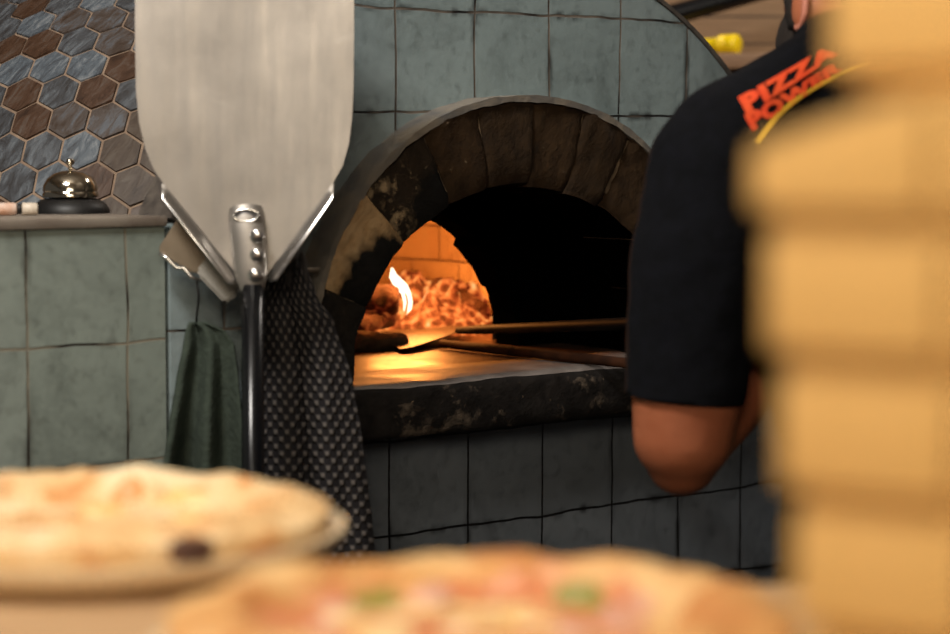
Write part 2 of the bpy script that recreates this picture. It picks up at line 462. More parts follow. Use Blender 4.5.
FC, FZ, FR = 0.03, -0.33, 0.592       # facade circle
BASE_Z = -0.365
def arch_outer(a, inset=0.0):
    c, s = math.cos(a), math.sin(a); A, B, N = 0.362 - inset, 0.359 - inset, 2.1
    k = (abs(c / A) ** N + abs(s / B) ** N) ** (-1 / N)
    return 0.012 + c * k, -0.293 + s * k
def arch_inner(a, g=0.0, cx=0.01, A=0.285, B=0.243):
    # the point of the inner ellipse met from the arch centre at angle a
    c, s = math.cos(a), math.sin(a); k = 1 / math.sqrt((c / (A + g)) ** 2 + (s / (B + g)) ** 2)
    return cx + c * k, -0.293 + s * k

def strip_plate(bm, ins, outs, n0, n1, mat=0):
    """solid plate between two open curves, from depth n0 (front) to n1"""
    V = []
    for (a, b) in zip(ins, outs):
        V.append([bm.verts.new(L(a[0], n0, a[1])), bm.verts.new(L(b[0], n0, b[1])), bm.verts.new(L(b[0], n1, b[1])), bm.verts.new(L(a[0], n1, a[1]))])
    fs = []
    for p, q in zip(V, V[1:]):
        for k in range(4):
            fs.append(bm.faces.new((p[k], p[(k + 1) % 4], q[(k + 1) % 4], q[k])))
    fs.append(bm.faces.new(V[0])); fs.append(bm.faces.new(V[-1][::-1]))
    for f in fs: f.material_index = mat

K = 96
ang = [math.pi * i / K for i in range(K + 1)]
# tiled front
bm = bmesh.new()
ins = [arch_outer(a, 0.03) for a in ang]
outs = []
for a in ang:
    c, s = math.cos(a), math.sin(a)
    outs.append((max(FC + FR * c, -0.515), FZ + FR * s))
ins = [(ins[0][0], BASE_Z)] + ins + [(ins[-1][0], BASE_Z)]
outs = [(outs[0][0], BASE_Z)] + outs + [(outs[-1][0], BASE_Z)]
strip_plate(bm, ins, outs, 0.0, -0.07)
facade = auto_smooth(oobj('tiled_front', bm, M_TILE))
# worn edge strip that runs round the tiled front
bm = bmesh.new()
strip_plate(bm, [(FC + (FR + 0.0002) * math.cos(a), FZ + (FR + 0.0002) * math.sin(a)) for a in ang[:-13]],
            [(FC + (FR + 0.006 + 0.001 * nz(a, sc=9)) * math.cos(a), FZ + (FR + 0.006 + 0.001 * nz(a, sc=9)) * math.sin(a)) for a in ang[:-13]], 0.004, -0.07)
auto_smooth(oobj('edge_strip', bm, plain('edge_strip_mortar', rgb(62, 56, 52), 0.9, c2=rgb(96, 88, 80), sc=40)))

# stone arch: wedge stones with narrow joints, one mesh
bm = bmesh.new()
joints = [0.0, 20, 39, 58.5, 73, 88.5, 104, 119.5, 139, 160, 180]
smat = [1, 1, 1, 0, 1, 0, 1, 5, 3, 2]
rs = random.Random(3)
for i in range(len(joints) - 1):
    a0, a1 = math.radians(joints[i] + (0.55 if joints[i] == 58.5 else 0.12)), math.radians(joints[i + 1] - (0.55 if joints[i + 1] == 58.5 else 0.12))
    g = rs.uniform(-0.004, 0.003); pr = 0.043 + rs.uniform(-0.003, 0.002)
    nn, mm = 12, 8
    grid = []
    for p in range(nn + 1):
        a = a0 + (a1 - a0) * p / nn
        iu, iz = arch_inner(a, g); ou, oz = arch_outer(a, 0.006)
        row = []
        for q in range(mm + 1):
            f = q / mm; uu = iu + (ou - iu) * f; zz = iz + (oz - iz) * f
            edge = 0.0
            if p in (0, nn): edge = -0.003
            if q == 0: edge -= 0.006
            row.append(bm.verts.new(L(uu, pr + edge + 0.006 * nz(uu, zz, 0, 16, i) + 0.003 * nz(uu, zz, 0, 50, i), zz)))
        grid.append(row)
    back = [[bm.verts.new(L(arch_inner(a0 + (a1 - a0) * p / nn, g)[0], -0.07, arch_inner(a0 + (a1 - a0) * p / nn, g)[1])),
             bm.verts.new(L(arch_outer(a0 + (a1 - a0) * p / nn, 0.006)[0], -0.07, arch_outer(a0 + (a1 - a0) * p / nn, 0.006)[1]))] for p in range(nn + 1)]
    fs = []; ifs = []
    for p in range(nn):
        for q in range(mm): fs.append(bm.faces.new((grid[p][q], grid[p + 1][q], grid[p + 1][q + 1], grid[p][q + 1])))
        ifs.append(bm.faces.new((grid[p][0], back[p][0], back[p + 1][0], grid[p + 1][0])))
        fs.append(bm.faces.new((grid[p][mm], grid[p + 1][mm], back[p + 1][1], back[p][1])))
        fs.append(bm.faces.new((back[p][0], back[p][1], back[p + 1][1], back[p + 1][0])))
    for p in (0, nn): fs.append(bm.faces.new([*grid[p], back[p][1], back[p][0]]))
    for f in fs: f.material_index = smat[i]
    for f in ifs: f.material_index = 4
arch = auto_smooth(oobj('stone_arch', bm, [M_ST_DARK, M_ST_MID, M_ST_BLACK, M_ST_BEIGE, M_SOOT, M_ST_PATCH]), 40)
# mortar bed between the stones
bm = bmesh.new()
strip_plate(bm, [arch_inner(a, 0.020) for a in ang], [arch_outer(a, 0.010) for a in ang], 0.037, 0.0)
oobj('arch_mortar', bm, plain('arch_mortar_grey', rgb(150, 128, 100), 0.95, c2=rgb(90, 74, 56), sc=40), oven, False)
# grey rim round the arch
bm = bmesh.new()
wob = lambda a: 0.0022 * nz(a, sc=14) + 0.0015 * nz(a, sc=40)
strip_plate(bm, [arch_outer(a, 0.0075 + 1.2 * wob(a)) for a in ang], [arch_outer(a, -0.001 - wob(a)) for a in ang], 0.046, -0.05)
auto_smooth(oobj('arch_rim', bm, M_RIM))

# beige mortar showing beside the arch on the left
bm = bmesh.new()
rm = random.Random(4)
mo = [(-0.352, -0.135), (-0.352, -0.105), (-0.347, -0.092), (-0.336, -0.094), (-0.331, -0.108), (-0.333, -0.135), (-0.336, -0.156), (-0.344, -0.160)]
prism(bm, [L(u, 0.0005, z) for u, z in mo], (0, -0.004, 0))
bmesh.ops.recalc_face_normals(bm, faces=bm.faces); bmesh.ops.bevel(bm, geom=list(bm.edges), offset=0.0012, segments=1, affect='EDGES')
oobj('mortar_patch', bm, plain('bare_mortar', rgb(178, 152, 116), 0.95, c2=rgb(96, 76, 54), sc=50, bump=0.6), oven, False)

# hearth slab (lip) with a bulging worn front edge
bm = bmesh.new()
NU, NP = 70, 16
prof = [(-0.09, -0.293), (-0.05, -0.2928), (-0.02, -0.2926), (0.005, -0.2928), (0.025, -0.2932), (0.038, -0.2945), (0.047, -0.2985), (0.051, -0.305), (0.0525, -0.315), (0.0525, -0.326),
        (0.052, -0.337), (0.0515, -0.348), (0.050, -0.357), (0.046, -0.363), (0.02, -0.365), (-0.09, -0.365)]
rings = []
for i in range(NU + 1):
    u = -0.36 + 0.74 * i / NU; row = []
    for k, (n_, z_) in enumerate(prof):
        w = 1.0 if 4 <= k <= 13 else 0.35
        dn = 0.005 * nz(u, z_, 0, 14, 2) + 0.004 * nz(u, z_, 0, 42, 5)
        dz = 0.0035 * nz(u, n_, 0, 9, 8) + 0.002 * nz(u, n_, 0, 34, 9)
        row.append(bm.verts.new(L(u, n_ + dn * (w if k > 3 else 0), z_ + dz * w * (1 if k < 12 else 0))))
    rings.append(row)
for a, b in zip(rings, rings[1:]):
    for k in range(NP):
        f = bm.faces.new((a[k], a[(k + 1) % NP], b[(k + 1) % NP], b[k])); f.material_index = 1 if k < 6 else 0
bm.faces.new(rings[0]); bm.faces.new(rings[-1][::-1])
oobj('hearth_slab', bm, [M_LIP, M_ASHTOP])

# oven floor
bm = bmesh.new(); box(bm, (-0.50, 0.085, -0.345), (0.50, 1.20, -0.2935), 0.0)
oobj('oven_floor', bm, M_OVENFLOOR, oven, False)
# sooted throat behind the arch, rough block work
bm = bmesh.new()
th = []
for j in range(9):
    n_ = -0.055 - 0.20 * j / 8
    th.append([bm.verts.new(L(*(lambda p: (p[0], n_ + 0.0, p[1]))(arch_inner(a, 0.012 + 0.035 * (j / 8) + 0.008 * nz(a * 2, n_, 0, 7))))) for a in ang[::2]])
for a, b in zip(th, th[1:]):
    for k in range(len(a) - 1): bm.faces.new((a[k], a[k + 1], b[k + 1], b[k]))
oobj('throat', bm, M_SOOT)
# inner mouth: brick ring with uneven stepped edge
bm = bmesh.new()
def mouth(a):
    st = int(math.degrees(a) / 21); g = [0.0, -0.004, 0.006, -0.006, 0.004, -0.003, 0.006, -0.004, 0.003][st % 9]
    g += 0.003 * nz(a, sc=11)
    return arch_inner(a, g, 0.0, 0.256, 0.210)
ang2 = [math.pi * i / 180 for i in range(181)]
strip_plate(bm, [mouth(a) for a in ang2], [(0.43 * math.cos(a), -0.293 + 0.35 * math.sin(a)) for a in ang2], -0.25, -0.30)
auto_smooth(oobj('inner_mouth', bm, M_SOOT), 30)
# domed brick chamber
bm = bmesh.new(); uvl = bm.loops.layers.uv.new('UVMap')
CR, CN = 0.46, -0.70
prof = [(CR, -0.293), (CR, -0.235), (CR, -0.177), (CR * 0.995, -0.119)] + [(CR * math.cos(t), -0.119 + 0.25 * math.sin(t)) for t in [math.radians(x) for x in (12, 24, 36, 48, 60, 72, 84)]]
SG = 96; rr = []
hl = [0.0]
for p, q in zip(prof, prof[1:]): hl.append(hl[-1] + math.hypot(q[0] - p[0], q[1] - p[1]))
for r_, z_ in prof: rr.append([bm.verts.new(L(r_ * math.cos(2 * math.pi * k / SG), CN + r_ * math.sin(2 * math.pi * k / SG), z_)) for k in range(SG)])
for i in range(len(rr) - 1):
    for k in range(SG):
        mid = (rr[i][k].co + rr[i + 1][(k + 1) % SG].co) / 2
        if -mid.y > -0.34 and abs(mid.x) < 0.33 and mid.z < 0.02: continue
        f = bm.faces.new((rr[i][k], rr[i][(k + 1) % SG], rr[i + 1][(k + 1) % SG], rr[i + 1][k]))
        for lp, (kk, ii) in zip(f.loops, ((k, i), (k + 1, i), (k + 1, i + 1), (k, i + 1))):
            lp[uvl].uv = (kk / SG * 2 * math.pi * CR + 0.03, hl[ii] + 0.012)
bm.faces.new(rr[-1])
oobj('brick_chamber', bm, M_BRICK)

# hexagon-tiled dome outside
def locv(v):                        # world direction -> oven frame
    return Vector((v.dot(T), -v.dot(NRM), v.z))
DR = 0.72
e1 = locv(Vector((0.953, -0.30, 0.049))).normalized()
e2 = locv(Vector((-0.167, -0.656, -0.737))); e2 = (e2 - e1 * e2.dot(e1)).normalized()
n0 = -e1.cross(e2).normalized()
pp = spot(49.7, 67, 3.1) - O3
if n0.dot(locv(Vector((0, 0, CAM_Z)) - spot(49.7, 67, 3.1))) < 0: n0 = -n0
p0 = locv(pp)
DCN = p0 - n0 * DR
def on_dome(a, b, r):
    """lattice metres from the middle of the patch, wrapped onto the dome"""
    d = math.hypot(a, b); 
    if d < 1e-9: return DCN + n0 * r
    t = (e1 * a + e2 * b) / d; an = d / DR
    return DCN + (n0 * math.cos(an) + t * math.sin(an)) * r
def dome_ok(p):
    if p.z < -0.42: return False
    if -p.y > -0.08: return False
    if math.hypot(p.x - 0.01, p.z + 0.33) < 0.335 and -p.y > -0.45: return False
    return True
PIT = 0.0548
bm = bmesh.new(); bg = bmesh.new()
rh = random.Random(11)
for row in range(-30, 36):
    for col in range(-30, 34):
        a = (col + (0.5 if row % 2 else 0.0)) * PIT; b = row * PIT * 0.866
        if math.hypot(a, b) / DR > 1.75: continue
        if not dome_ok(on_dome(a, b, DR)): continue
        mi = rh.choices([0, 1, 2, 3], [4, 4, 3, 3])[0]
        if -on_dome(a, b, DR).y > -0.335: mi = rh.choice([4, 4, 1])
        dz = rh.uniform(-0.0008, 0.0008)
        R1 = PIT / math.sqrt(3)
        top = []; mid_ = []; low = []; gr = []
        for k in range(6):
            t = math.radians(60 * k + 30)
            top.append(bm.verts.new(on_dome(a + (R1 - 0.0027) * math.cos(t), b + (R1 - 0.0027) * math.sin(t), DR + 0.0022 + dz)))
            low.append(bm.verts.new(on_dome(a + (R1 - 0.0011) * math.cos(t), b + (R1 - 0.0011) * math.sin(t), DR - 0.004)))
            gr.append(bg.verts.new(on_dome(a + (R1 + 0.0006) * math.cos(t), b + (R1 + 0.0006) * math.sin(t), DR - 0.0005)))
        fs = [bm.faces.new(top)]
        for k in range(6): fs.append(bm.faces.new((top[k], low[k], low[(k + 1) % 6], top[(k + 1) % 6])))
        for f in fs: f.material_index = mi
        bg.faces.new(gr)
oobj('hexagon_tiling', bm, M_HEX + [M_NECK], oven, False)
bmesh.ops.remove_doubles(bg, verts=bg.verts, dist=0.002)
oobj('dome_shell', bg, M_HEXGROUT, oven, False)
# tiled base
bm = bmesh.new(); box(bm, (-0.515, 0.0, -CAM_Z), (0.75, 1.45, BASE_Z))
oobj('tiled_base', bm, M_TILE_B, oven, False)

# ---------------------------------------------------------------- tiled half-wall with ledge on the left
half = thing('tiled_counter', 'green tiled half wall with a stone ledge, left of the oven front', 'counter', O3, TH)
bm = bmesh.new(); box(bm, (-1.60, 0.0, -CAM_Z), (-0.522, 0.235, -0.092))
obj('tiled_body', bm, M_TILE_L, half, False, world=False)
bm = bmesh.new(); box(bm, (-1.60, -0.005, -0.092), (-0.520, 0.240, -0.080), 0.003)
auto_smooth(obj('ledge', bm, M_LEDGE, half, True, world=False))

# ---------------------------------------------------------------- room
def struct(name, bm, m, smooth=False):
    o = obj(name, bm, m, None, smooth); o['kind'] = 'structure'; return o
bm = bmesh.new(); box(bm, (-3.2, -1.2, -0.05), (3.2, 4.75, 0.0)); struct('floor', bm, M_FLOOR)
bm = bmesh.new(); box(bm, (-3.2, 4.62, 0.0), (3.2, 4.70, 3.0)); struct('wall_back', bm, M_PLANK)
bm = bmesh.new(); box(bm, (-3.2, -1.2, 3.0), (3.2, 4.75, 3.05)); struct('ceiling', bm, M_CEIL)

# shelf on the plank wall with the yellow-handled tool and the black pole
zs = spot(740, 53, 4.30).z
shelf = thing('wooden_shelf', 'brown wooden wall shelf beyond the oven, carrying the yellow handle', 'shelf', (0.85, 4.46, zs - 0.03))
bm = bmesh.new(); box(bm, (0.25, 4.30, zs - 0.03), (1.5, 4.62, zs), 0.003); obj('board', bm, M_SHELF, shelf)
for x in (0.45, 1.3):
    bm = bmesh.new(); box(bm, (x, 4.40, zs - 0.20), (x + 0.025, 4.62, zs - 0.03), 0.003); obj('bracket', bm, M_SHELF, shelf)
# yellow handle
tool = thing('yellow_handle_brush', 'bright yellow ribbed plastic tool handle poking out past the oven front', 'tool', (0, 0, 0))
yd = 4.34
p1 = spot(738, 42.5, yd) ; p1.z = zs + 0.0185
axis = Vector((-0.80, 0.60, 0.0)).normalized()
bm = bmesh.new()
seq = [(0.0, 0.0170), (0.003, 0.0190), (0.018, 0.0190), (0.020, 0.0178)]
for q in range(4): seq += [(0.022 + q * 0.005, 0.0186), (0.0245 + q * 0.005, 0.0170)]
seq += [(0.046, 0.0140), (0.060, 0.0125), (0.16, 0.0125)]
tube(bm, [p1 + axis * s for s, r in seq], [r for s, r in seq], 28)
tube(bm, [p1 - axis * 0.0012, p1 - axis * 0.0004, p1 + axis * 0.002], [0.011, 0.013, 0.0165], 28)
auto_smooth(obj('grip', bm, M_YELLOW, tool), 50)
bm = bmesh.new(); tube(bm, [p1 + axis * 0.16, p1 + axis * 0.42], 0.010, 16); obj('shaft', bm, M_YELLOW, tool)
bm = bmesh.new(); box(bm, (-0.07, -0.02, -0.0185), (0.07, 0.02, 0.012), 0.004, M=Matrix.Translation(p1 + axis * 0.45))
obj('brush_head', bm, M_BLACKPLASTIC, tool)
# black pole, from the shelf up
bm = bmesh.new()
a = spot(664, 17, 4.42); b = spot(752, -7, 4.42); d = b - a
tube(bm, [a - d * 1.2, a, b, b + d * 3.0], [0.021, 0.021, 0.019, 0.019], 16)
tag(obj('black_pole', bm, M_BLACKMETAL), 'slanting black metal pole high behind the oven front, above the yellow handle', 'pole')

# ---------------------------------------------------------------- ledge things
def ledge_at(px, n_, r_=0):
    # point on the ledge seen in direction px at distance n_ behind the front
    k = (px - 475) / FPX
    # x = k*y ; O3 + T u + NRM n
    u = (k * (O3.y + NRM.y * n_) - (O3.x + NRM.x * n_)) / (T.x - k * T.y)
    return wl(u, n_, -0.080)
bp = ledge_at(71, -0.165)
bell = thing('service_bell', 'chrome service bell on a black base on the tiled ledge', 'bell', bp)
bm = bmesh.new(); lathe(bm, [(0, 0.0), (0.047, 0.0), (0.047, 0.004), (0.043, 0.011), (0.036, 0.016), (0.030, 0.018), (0, 0.018)], 56, bp)
auto_smooth(obj('base', bm, M_BLACKPLASTIC, bell))
bm = bmesh.new(); lathe(bm, [(0.0, 0.019), (0.032, 0.019), (0.034, 0.020), (0.034, 0.023), (0.0325, 0.026), (0.0335, 0.0275), (0.0325, 0.034), (0.028, 0.042), (0.020, 0.048), (0.010, 0.0513), (0, 0.052)], 56, bp)
auto_smooth(obj('dome', bm, M_CHROME, bell))
bm = bmesh.new(); lathe(bm, [(0, 0.051), (0.0022, 0.051), (0.0022, 0.058), (0.0048, 0.0592), (0.0055, 0.062), (0.0045, 0.0648), (0.002, 0.0662), (0, 0.0665)], 24, bp)
obj('plunger', bm, M_CHROME, bell)
# marker lying on the ledge
mp_ = ledge_at(3, -0.125)
marker = thing('marker_pen', 'short orange and white pen with a black band lying on the ledge beside the bell', 'pen', mp_)
md = Vector((0.97, 0.24, 0)).normalized(); mz = Vector((0, 0, 0.0078))
bm = bmesh.new(); tube(bm, [mp_ + mz - md * 0.05, mp_ + mz + md * 0.014, mp_ + mz + md * 0.016], [0.0075, 0.0075, 0.006], 20); obj('barrel', bm, plain('pen_orange_white', rgb(222, 214, 206), 0.4, c2=rgb(214, 142, 92), sc=22), marker)
bm = bmesh.new(); tube(bm, [mp_ + mz + md * 0.016, mp_ + mz + md * 0.022], [0.0058, 0.0058], 20); obj('band', bm, M_BLACKPLASTIC, marker)
bm = bmesh.new(); tube(bm, [mp_ + mz + md * 0.022, mp_ + mz + md * 0.023, mp_ + mz + md * 0.039, mp_ + mz + md * 0.040], [0.006, 0.0075, 0.0072, 0.006], 20); obj('cap', bm, plain('pen_cap_white', rgb(214, 200, 182), 0.4), marker)

# ---------------------------------------------------------------- steel pizza peel leaning on the rail
def peel_d(z): return 2.605 + 0.075 * (z + 0.15)
def pe(px, py, off=0.0):
    # point of the leaning peel's plane in direction (px, py); off = metres towards the room
    r = ray(px, py); s = (2.605 + 0.075 * 0.15) / (r.y - 0.075 * r.z)
    return Vector((r.x * s, r.y * s - off, CAM_Z + r.z * s))
foot = pe(255, 290); zf = -CAM_Z
foot = Vector((foot.x, peel_d(zf), 0.0))
peel = thing('pizza_peel', 'large aluminium pizza peel standing blade-up against the tiled counter', 'pizza peel', foot)
TLp = [(135, -70), (135, 40), (136, 90), (139, 122), (145, 148), (153, 168), (163, 183)]
TRp = [(333, 183), (343, 165), (349, 143), (352, 118), (353.5, 85), (354, 40), (354, -70)]
TOP = [(346, -86), (330, -94), (300, -98), (245, -100), (190, -98), (160, -94), (143, -86)]
outline = TLp + [(204, 233), (243, 282), (252, 290), (262, 282), (297, 233)] + TRp + TOP
bm = bmesh.new(); prism(bm, [pe(x, y) for x, y in outline], (0, 0.0016, 0))
obj('blade', bm, M_ALU, peel, False)
def flange(a, b, outdir):
    bm = bmesh.new()
    A, B = pe(*a), pe(*b); prof = [(0, 0), (0.35, 0.25), (0.75, 0.7), (1.0, 1.1), (1.02, 1.12), (0.9, 1.15), (0.6, 0.78), (0.25, 0.36), (0.0, 0.12)]
    r0 = []
    for P, sc in ((A, 0.15), (A.lerp(B, 0.10), 1.0), (A.lerp(B, 0.94), 1.25), (B, 0.8)):
        r0.append([bm.verts.new(P + outdir * (o * 0.0115 * sc) + Vector((0, -1, 0)) * (f * 0.010 * sc)) for o, f in prof])
    for p, q in zip(r0, r0[1:]):
        for k in range(len(prof)): bm.faces.new((p[k], p[(k + 1) % len(prof)], q[(k + 1) % len(prof)], q[k]))
    bm.faces.new(r0[0]); bm.faces.new(r0[-1][::-1])
    return obj('flange', bm, M_STEEL, peel)
flange((163, 183), (243, 281), Vector((-0.78, 0, -0.62)))
flange((333, 183), (265, 277), Vector((0.78, 0, -0.62)))
# flattened socket with three rivets
bm = bmesh.new()
sk = [pe(246, 208, 0.004), pe(247, 218, 0.008), pe(249, 240, 0.011), pe(251, 262, 0.013), pe(253, 280, 0.014), pe(254, 291, 0.013)]
tube(bm, sk, [0.0115, 0.0125, 0.0125, 0.0120, 0.0105, 0.0080], 28, 1.62)
sock = auto_smooth(obj('socket', bm, M_ALU, peel), 50)
bm = bmesh.new()
tube(bm, [pe(248 + 12.5 * math.cos(t), 215 + 6.0 * math.sin(t), 0.0195) for t in [2 * math.pi * k / 36 for k in range(37)]], 0.0019, 10)
obj('socket_rim', bm, M_STEEL, sock)
bm = bmesh.new(); tube(bm, [pe(248, 215, 0.010), pe(248, 215, 0.0192)], [0.0136, 0.0136], 28, 0.48)
obj('socket_mouth', bm, plain('socket_shadow_grey', rgb(110, 108, 108), 0.5, 0.6), sock)
for (x, y) in ((259, 235), (259, 254), (257, 274)):
    bm = bmesh.new(); c = pe(x, y, 0.0235)
    ellipsoid(bm, c, (0.0086, 0.005, 0.0086)); obj('rivet', bm, M_STEEL, peel)
bm = bmesh.new()
h0 = pe(254, 284, 0.012); h1 = Vector((foot.x, foot.y - 0.012, 0.0))
tube(bm, [h0, h0.lerp(h1, 0.3), h0.lerp(h1, 0.6), h1], 0.0132, 24)
obj('handle', bm, M_BLACKMETAL, peel)

# ---------------------------------------------------------------- rail, scraper and towels
rail = thing('towel_rail', 'thin steel rail on the tiles behind the peel socket and towels', 'rail', wl(-0.42, 0.05, -0.148))
bm = bmesh.new(); tube(bm, [wl(-0.44, 0.048, -0.148), wl(-0.335, 0.048, -0.148)], 0.0035, 14); obj('bar', bm, M_BEIGEMETAL, rail)
for u in (-0.435, -0.345):
    bm = bmesh.new(); tube(bm, [wl(u, 0.0, -0.148), wl(u, 0.048, -0.148)], 0.004, 12); obj('bracket', bm, M_BEIGEMETAL, rail)

scr = thing('dough_scraper', 'small beige metal scraper with pale grey rounded end, behind the peel on its left', 'scraper', spot(200, 255, 2.632))
def quad_block(name, pts, d, th, m, parent, bev=0.0015):
    bm = bmesh.new(); prism(bm, [spot(x, y, d) for x, y in pts], (0, th, 0))
    bmesh.ops.recalc_face_normals(bm, faces=bm.faces)
    bmesh.ops.bevel(bm, geom=list(bm.edges), offset=bev, segments=2, affect='EDGES')
    return auto_smooth(obj(name, bm, m, parent), 50)
quad_block('plate', [(178, 218), (184, 217), (213, 240), (212, 250), (199, 273), (193, 273), (160, 254), (159, 247)], 2.634, 0.005, M_BEIGEMETAL, scr)
quad_block('rounded_block', [(207, 257), (213, 256), (237, 283), (240, 290), (231, 301), (224, 303), (198, 276), (196, 270)], 2.626, 0.014, M_GREYBLOCK, scr, 0.003)
bm = bmesh.new(); tube(bm, [spot(159, 253, 2.632), spot(168, 259, 2.630), spot(176, 268, 2.630), spot(184, 268, 2.629), spot(191, 277, 2.629), spot(201, 281, 2.630)], [0.0025, 0.003, 0.0028, 0.003, 0.0028, 0.0022], 12)
obj('edge_wire', bm, M_STEEL, scr)
bm = bmesh.new(); tube(bm, [spot(196, 279, 2.632), spot(199, 296, 2.636), spot(197, 314, 2.640), spot(196, 326, 2.643)], 0.0014, 8)
obj('string', bm, M_BLACKPLASTIC, scr)

def cloth(name, rows, d0, fold, m, parent=None, nu=90, nv=110, th=0.003):
    """rows: (py, left px, right px); fold(s, t) -> metres towards the room"""
    bm = bmesh.new(); uvl = bm.loops.layers.uv.new('UVMap'); g = []
    for j in range(nv + 1):
        t = j / nv; yy = rows[0][0] + (rows[-1][0] - rows[0][0]) * t
        for a, b in zip(rows, rows[1:]):
            if a[0] <= yy <= b[0] + 1e-6:
                f = (yy - a[0]) / (b[0] - a[0]); f = f * f * (3 - 2 * f) * 0.4 + f * 0.6
                xl, xr = a[1] + (b[1] - a[1]) * f, a[2] + (b[2] - a[2]) * f
        g.append([bm.verts.new(spot(xl + (xr - xl) * i / nu, yy, d0 - fold(i / nu, t))) for i in range(nu + 1)])
    wid = 0.165; hgt = 0.42
    for j in range(nv):
        for i in range(nu):
            f = bm.faces.new((g[j][i], g[j][i + 1], g[j + 1][i + 1], g[j + 1][i]))
            for lp, (a, b) in zip(f.loops, ((i, j), (i + 1, j), (i + 1, j + 1), (i, j + 1))): lp[uvl].uv = (a / nu * wid, b / nv * hgt)
    o = obj(name, bm, m, parent)
    s = o.modifiers.new('thick', 'SOLIDIFY'); s.thickness = th; s.offset = 0
    return o

def waffle_mat():
    n = NT('waffle_cotton_charcoal')
    sp = n.add('ShaderNodeSeparateXYZ'); n.ln(n.coord('UV'), sp.inputs[0])
    k = 2 * math.pi / 0.0175
    a = n.math('ADD', sp.outputs['X'], sp.outputs['Y']); b = n.math('SUBTRACT', sp.outputs['X'], sp.outputs['Y'])
    w = n.math('MULTIPLY', n.math('SINE', n.math('MULTIPLY', sp.outputs['X'], k)), n.math('SINE', n.math('MULTIPLY', sp.outputs['Y'], k)))
    h = n.grey(n.math('ADD', n.math('MULTIPLY', w, 0.5), 0.5), [(0.45, 0), (0.9, 1)])
    n.base(n.mix(h, rgb(36, 34, 36), rgb(100, 94, 90))); n.set(Roughness=0.95, Specular_IOR_Level=0.15)
    n.bump(h, 0.8, 0.004); return n.m
def foldA(s, t):
    g = min(1.0, 0.35 + t * 1.1)
    v = 0.016 * g * (abs(math.sin(math.pi * (s * 2.0 + 0.04 * math.sin(4 * t)))) ** 0.6)
    v += 0.005 * g * math.sin(s * 19 + t * 3) + 0.004 * nz(s * 3, t * 4, 0, 1.4)
    return v - 0.014 * (1 - min(1, 4 * s)) - 0.012 * max(0, s - 0.85) / 0.15
tw = thing('waffle_towel', 'charcoal waffle-weave towel hanging in two folds beside the oven mouth', 'towel', spot(300, 265, 2.70))
cloth('cloth', [(262, 276, 302), (272, 270, 308), (300, 262, 318), (320, 259, 333), (380, 257, 352), (440, 257, 362), (520, 257, 371), (610, 254, 381)], 2.675, foldA, waffle_mat(), tw)
bm = bmesh.new(); tube(bm, [spot(283, 300, 2.675), spot(288, 275, 2.672), spot(294, 258, 2.672), spot(300, 252, 2.680), spot(303, 262, 2.676), spot(305, 290, 2.675)], 0.005, 10)
obj('hanging_loop', bm, plain('towel_loop', rgb(70, 66, 64), 0.95), tw)

def foldB(s, t):
    g = min(1.0, 0.2 + t * 1.6)
    v = 0.030 * g * (0.5 + 0.5 * math.cos(2 * math.pi * (s * 2.0 - 0.12 + 0.1 * t))) ** 1.4 - 0.012 * g + 0.004 * g * math.sin(s * 15 + 2 * t)
    return v + 0.006 * nz(s * 3, t * 3, 0, 1.2, 4)
M_GREENTOWEL = plain('green_cotton', rgb(68, 77, 68), 0.95, c2=rgb(59, 67, 60), sc=80, bump=0.4, spec=0.15)
tg = thing('green_towel', 'dull green cloth hung by its corner on the tiles left of the peel handle', 'towel', spot(200, 326, 2.645))
cloth('cloth', [(322, 190, 206), (332, 186, 226), (345, 184, 234), (380, 177, 238), (430, 169, 243), (480, 162, 248), (560, 154, 252)], 2.645, foldB, M_GREENTOWEL, tg, 60, 80)

# ---------------------------------------------------------------- inside the oven
def ontop(px, py, z=-0.2925): return on_level(px, py, z)
# ember heap: mound against the right of the chamber
bm = bmesh.new()
c0 = Vector((-0.06, 3.665)); NX, NY = 70, 50; g = []
for j in range(NY + 1):
    row = []
    for i in range(NX + 1):
        fx = -1 + 2 * i / NX; fy = -1 + 2 * j / NY
        x = c0.x + fx * 0.16 + 0.015 * fy; y = c0.y + fy * 0.125
        rr_ = math.hypot(fx, fy); h = max(0, 1 - rr_ ** 2)
        prof_ = 0.075 if fx < 0.25 else 0.075 - 0.05 * (fx - 0.25)
        z = -0.296 + h ** 0.8 * (prof_ + 0.035 * nz(x, y, 0, 24, 1) + 0.028 * nz(x, y, 0, 55, 2))
        row.append(bm.verts.new((x + 0.006 * nz(x, y, 0, 60, 3), y, CAM_Z + z)))
    g.append(row)
for j in range(NY):
    for i in range(NX): bm.faces.new((g[j][i], g[j][i + 1], g[j + 1][i + 1], g[j + 1][i]))
o = obj('ember_pile', bm, M_EMBER); tag(o, 'heap of glowing orange embers on the oven floor', 'embers', kind='stuff')

